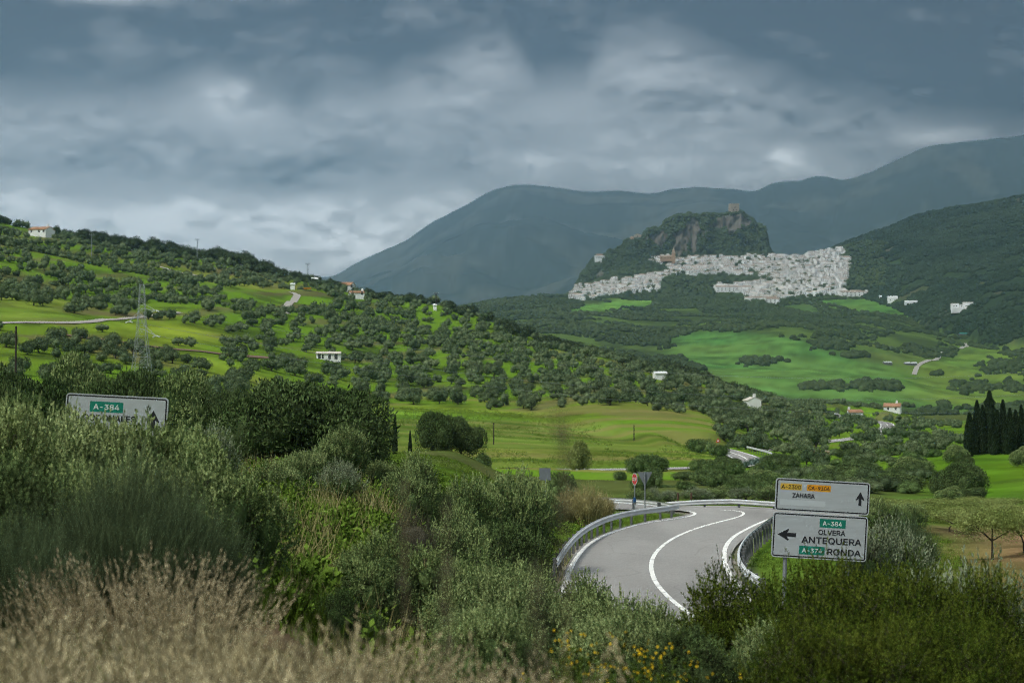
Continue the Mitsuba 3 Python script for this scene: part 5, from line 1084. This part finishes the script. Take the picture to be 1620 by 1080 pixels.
for i in range(6): shapegroup(f'group_olive_far_{i}', {'crown': (lite[i][0], 'm_leaf_far', False), 'trunk': (lite[i][1], 'm_bark', False)})
for n, (h, M) in enumerate(stuff): inst(f'olive_grove__{n + 1:03d}', f'group_olive_far_{h}', M)
print('olives', len(pts), 'visible', int(vis.sum()))
kept = []
for x, y in NEARV:
    if all((x - a) ** 2 + (y - b) ** 2 > 4.2 ** 2 for a, b in kept) and allbeds.query([x, y])[0] > 5: kept.append((x, y))
for i, (x, y) in enumerate(kept):
    sz = rng.uniform(.34, .62); k = thing('valley_tree', 'bushy olive tree in the thick grove behind the double sign', 'tree', 'bushy olives between the double sign and the hairpin bend')
    inst(k, f'group_olive_near_{i % 3}', mat4((x, y, float(H(x, y)) - .3), rng.uniform(0, 6.28), (sz, sz, sz * rng.uniform(.75, 1.0))))
print('near valley', len(kept))
# evergreen oaks along the ridge
RD = curve([-500, -150, 0, 150, 330, 430, 520, 600, 700, 830, 950, 1060, 1150, 1250], [950, 930, 900, 890, 880, 870, 850, 820, 780, 730, 700, 690, 690, 720])
n = 0
for u in np.arange(-30, 1230, 5.2):
    big = 130 < u < 300 or 330 < u < 420
    if not big and rng.random() < .30: continue
    uu = u + rng.uniform(-3, 3); y = float(RD(S(uu))) + rng.uniform(-14, 6); g = at(uu, y); sz = rng.uniform(.85, 1.25) if big else rng.uniform(.45, .8)
    if abs(uu - 66) < 18 and y < 905: continue
    k = thing('ridge_tree', 'dark evergreen tree on the skyline of the left hill', 'tree', 'dark trees along the ridge'); inst(k, f'group_oak_{n % 3}', mat4(g - [0, 0, .3], rng.uniform(0, 6.28), (sz, sz, sz * rng.uniform(.85, 1.15)))); n += 1
# ------------------------------------------------------------------ woods and scrub too far to count
def woods(name, label, x, y, smin, smax, sub=0, m='m_leaf_wood', zoff=.25, z=None):
    z = H(x, y) if z is None else z; n = len(x); r = R(len(name)); vs = [blob(np.zeros(3), np.array([1, 1, .85]), sub, 100 + i, .45) for i in range(5)]; s_ = r.uniform(smin, smax, n) * r.uniform(.75, 1.1, n)
    M = Mats(np.stack([x, y, z + zoff * s_], 1), r.uniform(0, 6.28, n), s_); pick = r.integers(0, 5, n)
    scene[name] = mikit.ply(cat_([tiled(vs[i], M[pick == i]) for i in range(5)]), m); tag(name, label, kind='stuff')
rng = R(8)
n = 42000; y = np.sqrt(rng.uniform(950 ** 2, 3300 ** 2, n)); x = rng.uniform(S(560), S(1680), n) * y
ok = np.isin(layer_at(x, y), (2, 3)); 
for p_ in (F1, F2, F3, F4, F4b): ok &= ~shapely.contains_xy(p_.buffer(-6), x, y)
ok &= ~((y > 2790) & (x / y > S(985)) & (x / y < S(1345)) & (rng.random(n) < .85))
ok &= (dens(x, y, 120, 21) + .12 * (dens(x, y, 30, 22) - .5) * 4 > .495 - .10 * ((y > 1900) & (y < 2750))); ok &= ~shapely.contains_xy(F6, x, y) | (rng.random(n) < .25)
woods('woodland', 'dark scattered woodland and scrub covering the foothills', x[ok], y[ok], 2.2, 4.6)
print('wood', ok.sum())
# thickets in the meadows
xs, ys = [], []
for u, v, w, h, nn in [(1200, 573, 32, 5, 70), (1590, 580, 40, 12, 120), (1600, 560, 20, 4, 30), (1540, 612, 34, 10, 90), (1600, 612, 18, 8, 40), (1380, 612, 50, 6, 110), (1300, 612, 30, 5, 60), (1310, 548, 30, 8, 70), (1350, 562, 22, 5, 50), (1480, 592, 8, 3, 10), (1043, 541, 16, 9, 60)]:
    for _ in range(nn):
        g = G(u + rng.normal(0, w / 2), v + rng.normal(0, h / 2), 900, 2600, 500)
        if g is not None: xs.append(g[0]); ys.append(g[1])
woods('thicket', 'dark thickets dotted over the far green meadows', np.array(xs), np.array(ys), 2.2, 4.4, 1)
n = 34000; y = np.sqrt(rng.uniform(1900 ** 2, 3400 ** 2, n)); x = rng.uniform(S(1225), S(1680), n) * y; ok = (layer_at(x, y) == 4) & (dens(x, y, 140, 25) + 1.0 * (dens(x, y, 28, 26) - .5) > .36)
woods('mountain_scrub', 'dark scrub covering the mountainside on the right', x[ok], y[ok], 2.4, 5.0, m='m_leaf_mount')
print('scrub', ok.sum())
ci, cj = rng.integers(0, n_, 9000), rng.integers(2, m_ - 3, 9000); ok = rockw[ci, cj] + rng.uniform(-.25, .25, 9000) < .35; p_ = cV[ci[ok], cj[ok]]
woods('crag_scrub', 'dark bushes clinging to the crag', p_[:, 0], p_[:, 1], 2.2, 4.6, z=p_[:, 2])
xs, ys = [], []
for u0, u1, v0, v1, nn in [(1050, 1205, 438, 449, 260), (950, 1060, 414, 436, 330), (1060, 1130, 448, 466, 120), (1210, 1300, 460, 478, 90), (985, 1130, 462, 474, 130), (1346, 1400, 396, 456, 300), (1260, 1290, 412, 420, 24), (1225, 1345, 410, 460, 150), (1000, 1220, 408, 436, 160), (905, 1040, 450, 470, 40), (1195, 1230, 434, 446, 30)]:
    for _ in range(nn):
        g = G(rng.uniform(u0, u1), rng.uniform(v0, v1), 2200, 3145, 500)
        if g is not None: xs.append(g[0]); ys.append(g[1])
woods('village_trees', 'dark trees between and below the white houses', np.array(xs), np.array(ys), 2.6, 4.4, 1, zoff=.8)
# ------------------------------------------------------------------ grasses and flowers near the road
def tuft(r, n, h, spread, w):
    a = r.uniform(0, 6.28, n); b = r.normal(0, spread * .4, (n, 2)); ln = h * r.uniform(.5, 1.1, n); d = unit(np.stack([np.cos(a) * .4, np.sin(a) * .4, 0 * a + 1], 1) + r.normal(0, .18, (n, 3)))
    p0 = np.column_stack([b, -.05 + 0 * a]); s_ = unit(np.cross(d, r.normal(size=(n, 3)))) * w; return np.stack([p0 - s_, p0 + s_, p0 + d * ln[:, None]], 1).reshape(-1, 3), np.arange(3 * n).reshape(-1, 3)
def scatter(name, label, m, x, y, vs, smin, smax, r):
    M = Mats(np.stack([x, y, H(x, y)], 1), r.uniform(0, 6.28, len(x)), r.uniform(smin, smax, len(x))); pick = r.integers(0, len(vs), len(x))
    scene[name] = mikit.ply(cat_([tiled(vs[i], M[pick == i]) for i in range(len(vs))]), m); tag(name, label, 'grass' if 'grass' in name else None, kind='stuff')
r = R(31)
vs = [tuft(r, 14, .26, .22, .012) for _ in range(4)]
y = np.sqrt(r.uniform(20 ** 2, 125 ** 2, 26000)); x = r.uniform(S(330), S(1640), 26000) * y
ok = ~shapely.contains_xy(road_poly.buffer(.25), x, y); ok &= (dens(x, y, 5, 33) > .40); ok &= ~((shapely.contains_xy(F8, x, y) | shapely.contains_xy(F8b, x, y)) & (r.random(26000) < .93))
scatter('verge_grass', 'bright green grass on the bank and along the road verges', 'm_grass', x[ok], y[ok], vs, .5, 1.25, r)
vs = [tuft(r, 16, .55, .35, .02) for _ in range(4)]
y = np.sqrt(r.uniform(20 ** 2, 80 ** 2, 5000)); x = r.uniform(S(330), S(1000), 5000) * y
ok = ~shapely.contains_xy(road_poly.buffer(1.), x, y); ok &= (dens(x, y, 3, 38) > .56)
scatter('bank_weeds', 'darker leafy weeds among the bright grass of the bank', 'm_leaf_lush_shaded', x[ok], y[ok], vs, .5, 1.3, r)
def weed(r, n, h, sz):
    d = unit(r.normal(size=(n, 3)) + [0, 0, .7]); p_ = d * r.uniform(.3, 1, n)[:, None] * [h * .7, h * .7, h]; p_[:, 2] = np.abs(p_[:, 2])
    return leaves(p_, unit(d + r.normal(0, .5, (n, 3))), sz * r.uniform(.6, 1.3, n), sz * .55, r)
vs = [weed(r, 70, h, .11) for h in (.25, .35, .5, .3)]
y = np.sqrt(r.uniform(22 ** 2, 90 ** 2, 5200)); x = r.uniform(S(330), S(1000), 5200) * y
ok = ~shapely.contains_xy(road_poly.buffer(1.2), x, y); ok &= (dens(x, y, 2.4, 39) > .50)
scatter('leafy_weeds', 'clumps of leafy weeds growing through the bank and verges', 'm_leaf_weed', x[ok], y[ok], vs, .6, 1.5, r)
y = np.sqrt(r.uniform(22 ** 2, 70 ** 2, 1500)); x = r.uniform(S(380), S(900), 1500) * y; ok = dens(x, y, 3, 40) > .52
scatter('dead_stems', 'dry grey brown stems standing among the weeds', 'm_reed', x[ok], y[ok], [tuft(r, 10, .95, .35, .008) for _ in range(3)], .6, 1.3, r)
vs = [tuft(r, 9, .55, .5, .03) for _ in range(4)]
y = np.sqrt(r.uniform(185 ** 2, 470 ** 2, 9000)); x = r.uniform(S(560), S(1150), 9000) * y; ok = shapely.contains_xy(MEADOW, x, y) & (dens(x, y * .25, 10, 34) > .47)
scatter('meadow_grass', 'rough grass tufts in the meadow', 'm_grass', x[ok], y[ok], vs, .4, 1.1, r)
def stalks(r, n, h, spread, lean, w=.0035, head=.16, hw=.016):
    b = r.normal(0, spread * .5, (n, 2)); ln = h * r.uniform(.65, 1.15, n); a = r.normal(0, .5, n) + lean[1]; k = np.abs(r.normal(lean[0], .14, n))
    d0 = np.stack([np.sin(a) * k * .4, np.cos(a) * 0 + r.normal(0, .12, n), 0 * a + 1], 1); d0 = unit(d0)
    p0 = np.column_stack([b, 0 * a - .05]); p1 = p0 + d0 * (ln * .6)[:, None]; d1 = unit(d0 + np.stack([k, r.normal(0, .1, n), 0 * a - .05], 1)); p2 = p1 + d1 * (ln * .4)[:, None]
    s_ = unit(np.cross(d0, np.array([0, 1., 0]) + r.normal(0, .5, (n, 3)))) * w
    v = np.stack([p0 - s_, p0 + s_, p1 + s_ * .8, p1 - s_ * .8, p2], 1).reshape(-1, 3); i = np.arange(n)[:, None] * 5
    st_ = v, np.vstack([i + [[0, 1, 2]], i + [[0, 2, 3]], i + [[3, 2, 4]]])
    nn = 9; t = np.tile(np.linspace(.55, 1.0, nn), (n, 1)); c = p1[:, None] + d1[:, None] * (t * ln[:, None] * .4)[..., None]
    hd = leaves(c.reshape(-1, 3), unit(np.repeat(d1, nn, 0) + r.normal(0, .35, (n * nn, 3))), head * r.uniform(.5, 1, n * nn) * .4, hw * .6, r)
    return cat_([st_, hd])
def grass_field(name, label, m, r, u0, u1, y0, y1, n, h, per, lean, keepfn=None, **kw):
    vs = [stalks(r, per, h, .22, lean, **kw) for _ in range(5)]
    y = np.sqrt(r.uniform(y0 ** 2, y1 ** 2, n)); x = r.uniform(S(u0), S(u1), n) * y
    if keepfn is not None: k_ = keepfn(x, y); x, y = x[k_], y[k_]
    scatter(name, label, m, x, y, vs, .75, 1.2, r)
r = R(32)
fade = lambda x, y: r.random(len(x)) < np.clip((S(900) - x / y) / .14, .03, 1) * np.clip(.35 + dens(x, y, 1.2, 36), 0, 1)
grass_field('dry_grass', 'tall blurred tan grass along the bottom of the view', 'm_dry', r, -60, 1080, 6.0, 10.2, 900, .92, 12, (.35, 1.), fade)
grass_field('rosy_grass', 'pinkish dry grass mixed into the tan grass at the bottom', 'm_pink', r, -60, 900, 5.5, 9.2, 260, .78, 12, (.4, 1.), None)
grass_field('green_grass', 'thin green grass among the dry stalks', 'm_leaf_weed', r, -60, 1000, 6.0, 11.5, 620, .78, 9, (.3, 1.), None, head=.02)
for u, y, w, lb in ((235, 13.2, 130, 'fan of pinkish dry grass in front of the large broom'), (150, 13.4, 80, 'pinkish dry grass clump left of the fan'), (305, 12.8, 80, 'pinkish grass clump right of the fan')):
    r_ = R(u); n = 260; a = r_.uniform(-1, 1, n); ln = r_.uniform(.6, 1.2, n); d = unit(np.stack([a * .75, r_.normal(0, .15, n), 1 + 0 * a], 1)); b = np.column_stack([a * w * PX(y) * .25, r_.normal(0, .12, n), 0 * a - .05])
    s_ = unit(np.cross(d, [0, 1., 0])) * .0035; p1 = b + d * ln[:, None]; st_ = np.stack([b - s_, b + s_, p1], 1).reshape(-1, 3), np.arange(3 * n).reshape(-1, 3)
    nn = 12; t = np.tile(np.linspace(.62, 1.02, nn), (n, 1)); c = b[:, None] + d[:, None] * (t * ln[:, None])[..., None]; hd = leaves(c.reshape(-1, 3), unit(np.repeat(d, nn, 0) + r_.normal(0, .3, (n * nn, 3))), .05, .010, r_)
    k = thing('grass_clump', lb, 'grass'); part(k, 'stalks', st_, 'm_dry', M=mat4(at(u, y))); part(k, 'seed_heads', hd, 'm_pink', M=mat4(at(u, y)))
for u, y, w, vt, lb in ((900, 13.5, 120, 1000, 'yellow flowering plant at bottom centre, left'), (985, 14, 120, 1000, 'yellow flowering plant at bottom centre, middle'), (1050, 13.5, 110, 1022, 'yellow flowering plant at bottom centre, right')):
    r_ = R(u); g = at(u, y); h = zrow(vt, y) - g[2]; n = 26; q = r_.normal(0, .6, (n, 2)) * w * PX(y) * .42; hh_ = h * r_.uniform(.55, 1, n); tp = np.column_stack([q, hh_]); b = np.column_stack([q * .25, 0 * hh_ - .05])
    s_ = np.tile([.004, 0, 0], (n, 1)); k = thing('flower_plant', lb, 'flowers'); part(k, 'stems', (np.stack([b - s_, b + s_, tp], 1).reshape(-1, 3), np.arange(3 * n).reshape(-1, 3)), 'm_leaf_lush_shaded', M=mat4(g))
    t = r_.uniform(.3, .95, (n, 14)); c = (b[:, None] * (1 - t[..., None]) + tp[:, None] * t[..., None]).reshape(-1, 3); part(k, 'leaves', leaves(c, unit(r_.normal(size=c.shape) + [0, 0, .5]), .07, .022, r_), 'm_leaf_lush_shaded', M=mat4(g))
    c = (tp[:, None] + r_.normal(0, .02, (n, 3, 3))).reshape(-1, 3); part(k, 'blossoms', leaves(c, unit(r_.normal(size=c.shape) + [0, 0, .4]), .026, .02, r_), 'm_flower', M=mat4(g))
# a few tall stalks close to the lens, out of focus
for i, (u, y, vt, lb) in enumerate(((892, 3.0, 664, 'blurred brown grass head close to the camera, over the meadow'), (705, 3.4, 800, 'blurred grass stalk close to the camera, left of the road'), (640, 3.6, 760, 'blurred grey stalk close to the camera, above the hollow'), (850, 2.6, 900, 'blurred tan stalk close to the camera at bottom centre'))):
    r_ = R(i + 200); b = at(u, y); tp = P(u, vt, y); ln = tp - b; k = thing('near_stalk', lb, 'grass'); part(k, 'stem', tube([b - [0, 0, .05], b + ln * .6 + [.008, 0, 0], tp], [.0024, .0018, .001], 5), 'm_dry')
    t = r_.uniform(.86, 1., 60)[:, None]; c = b + ln * t + r_.normal(0, .006, (60, 3)); part(k, 'seed_head', leaves(c, unit(r_.normal(0, .35, (60, 3)) + [0, 0, 1]), .03, .006, r_), 'm_twig')
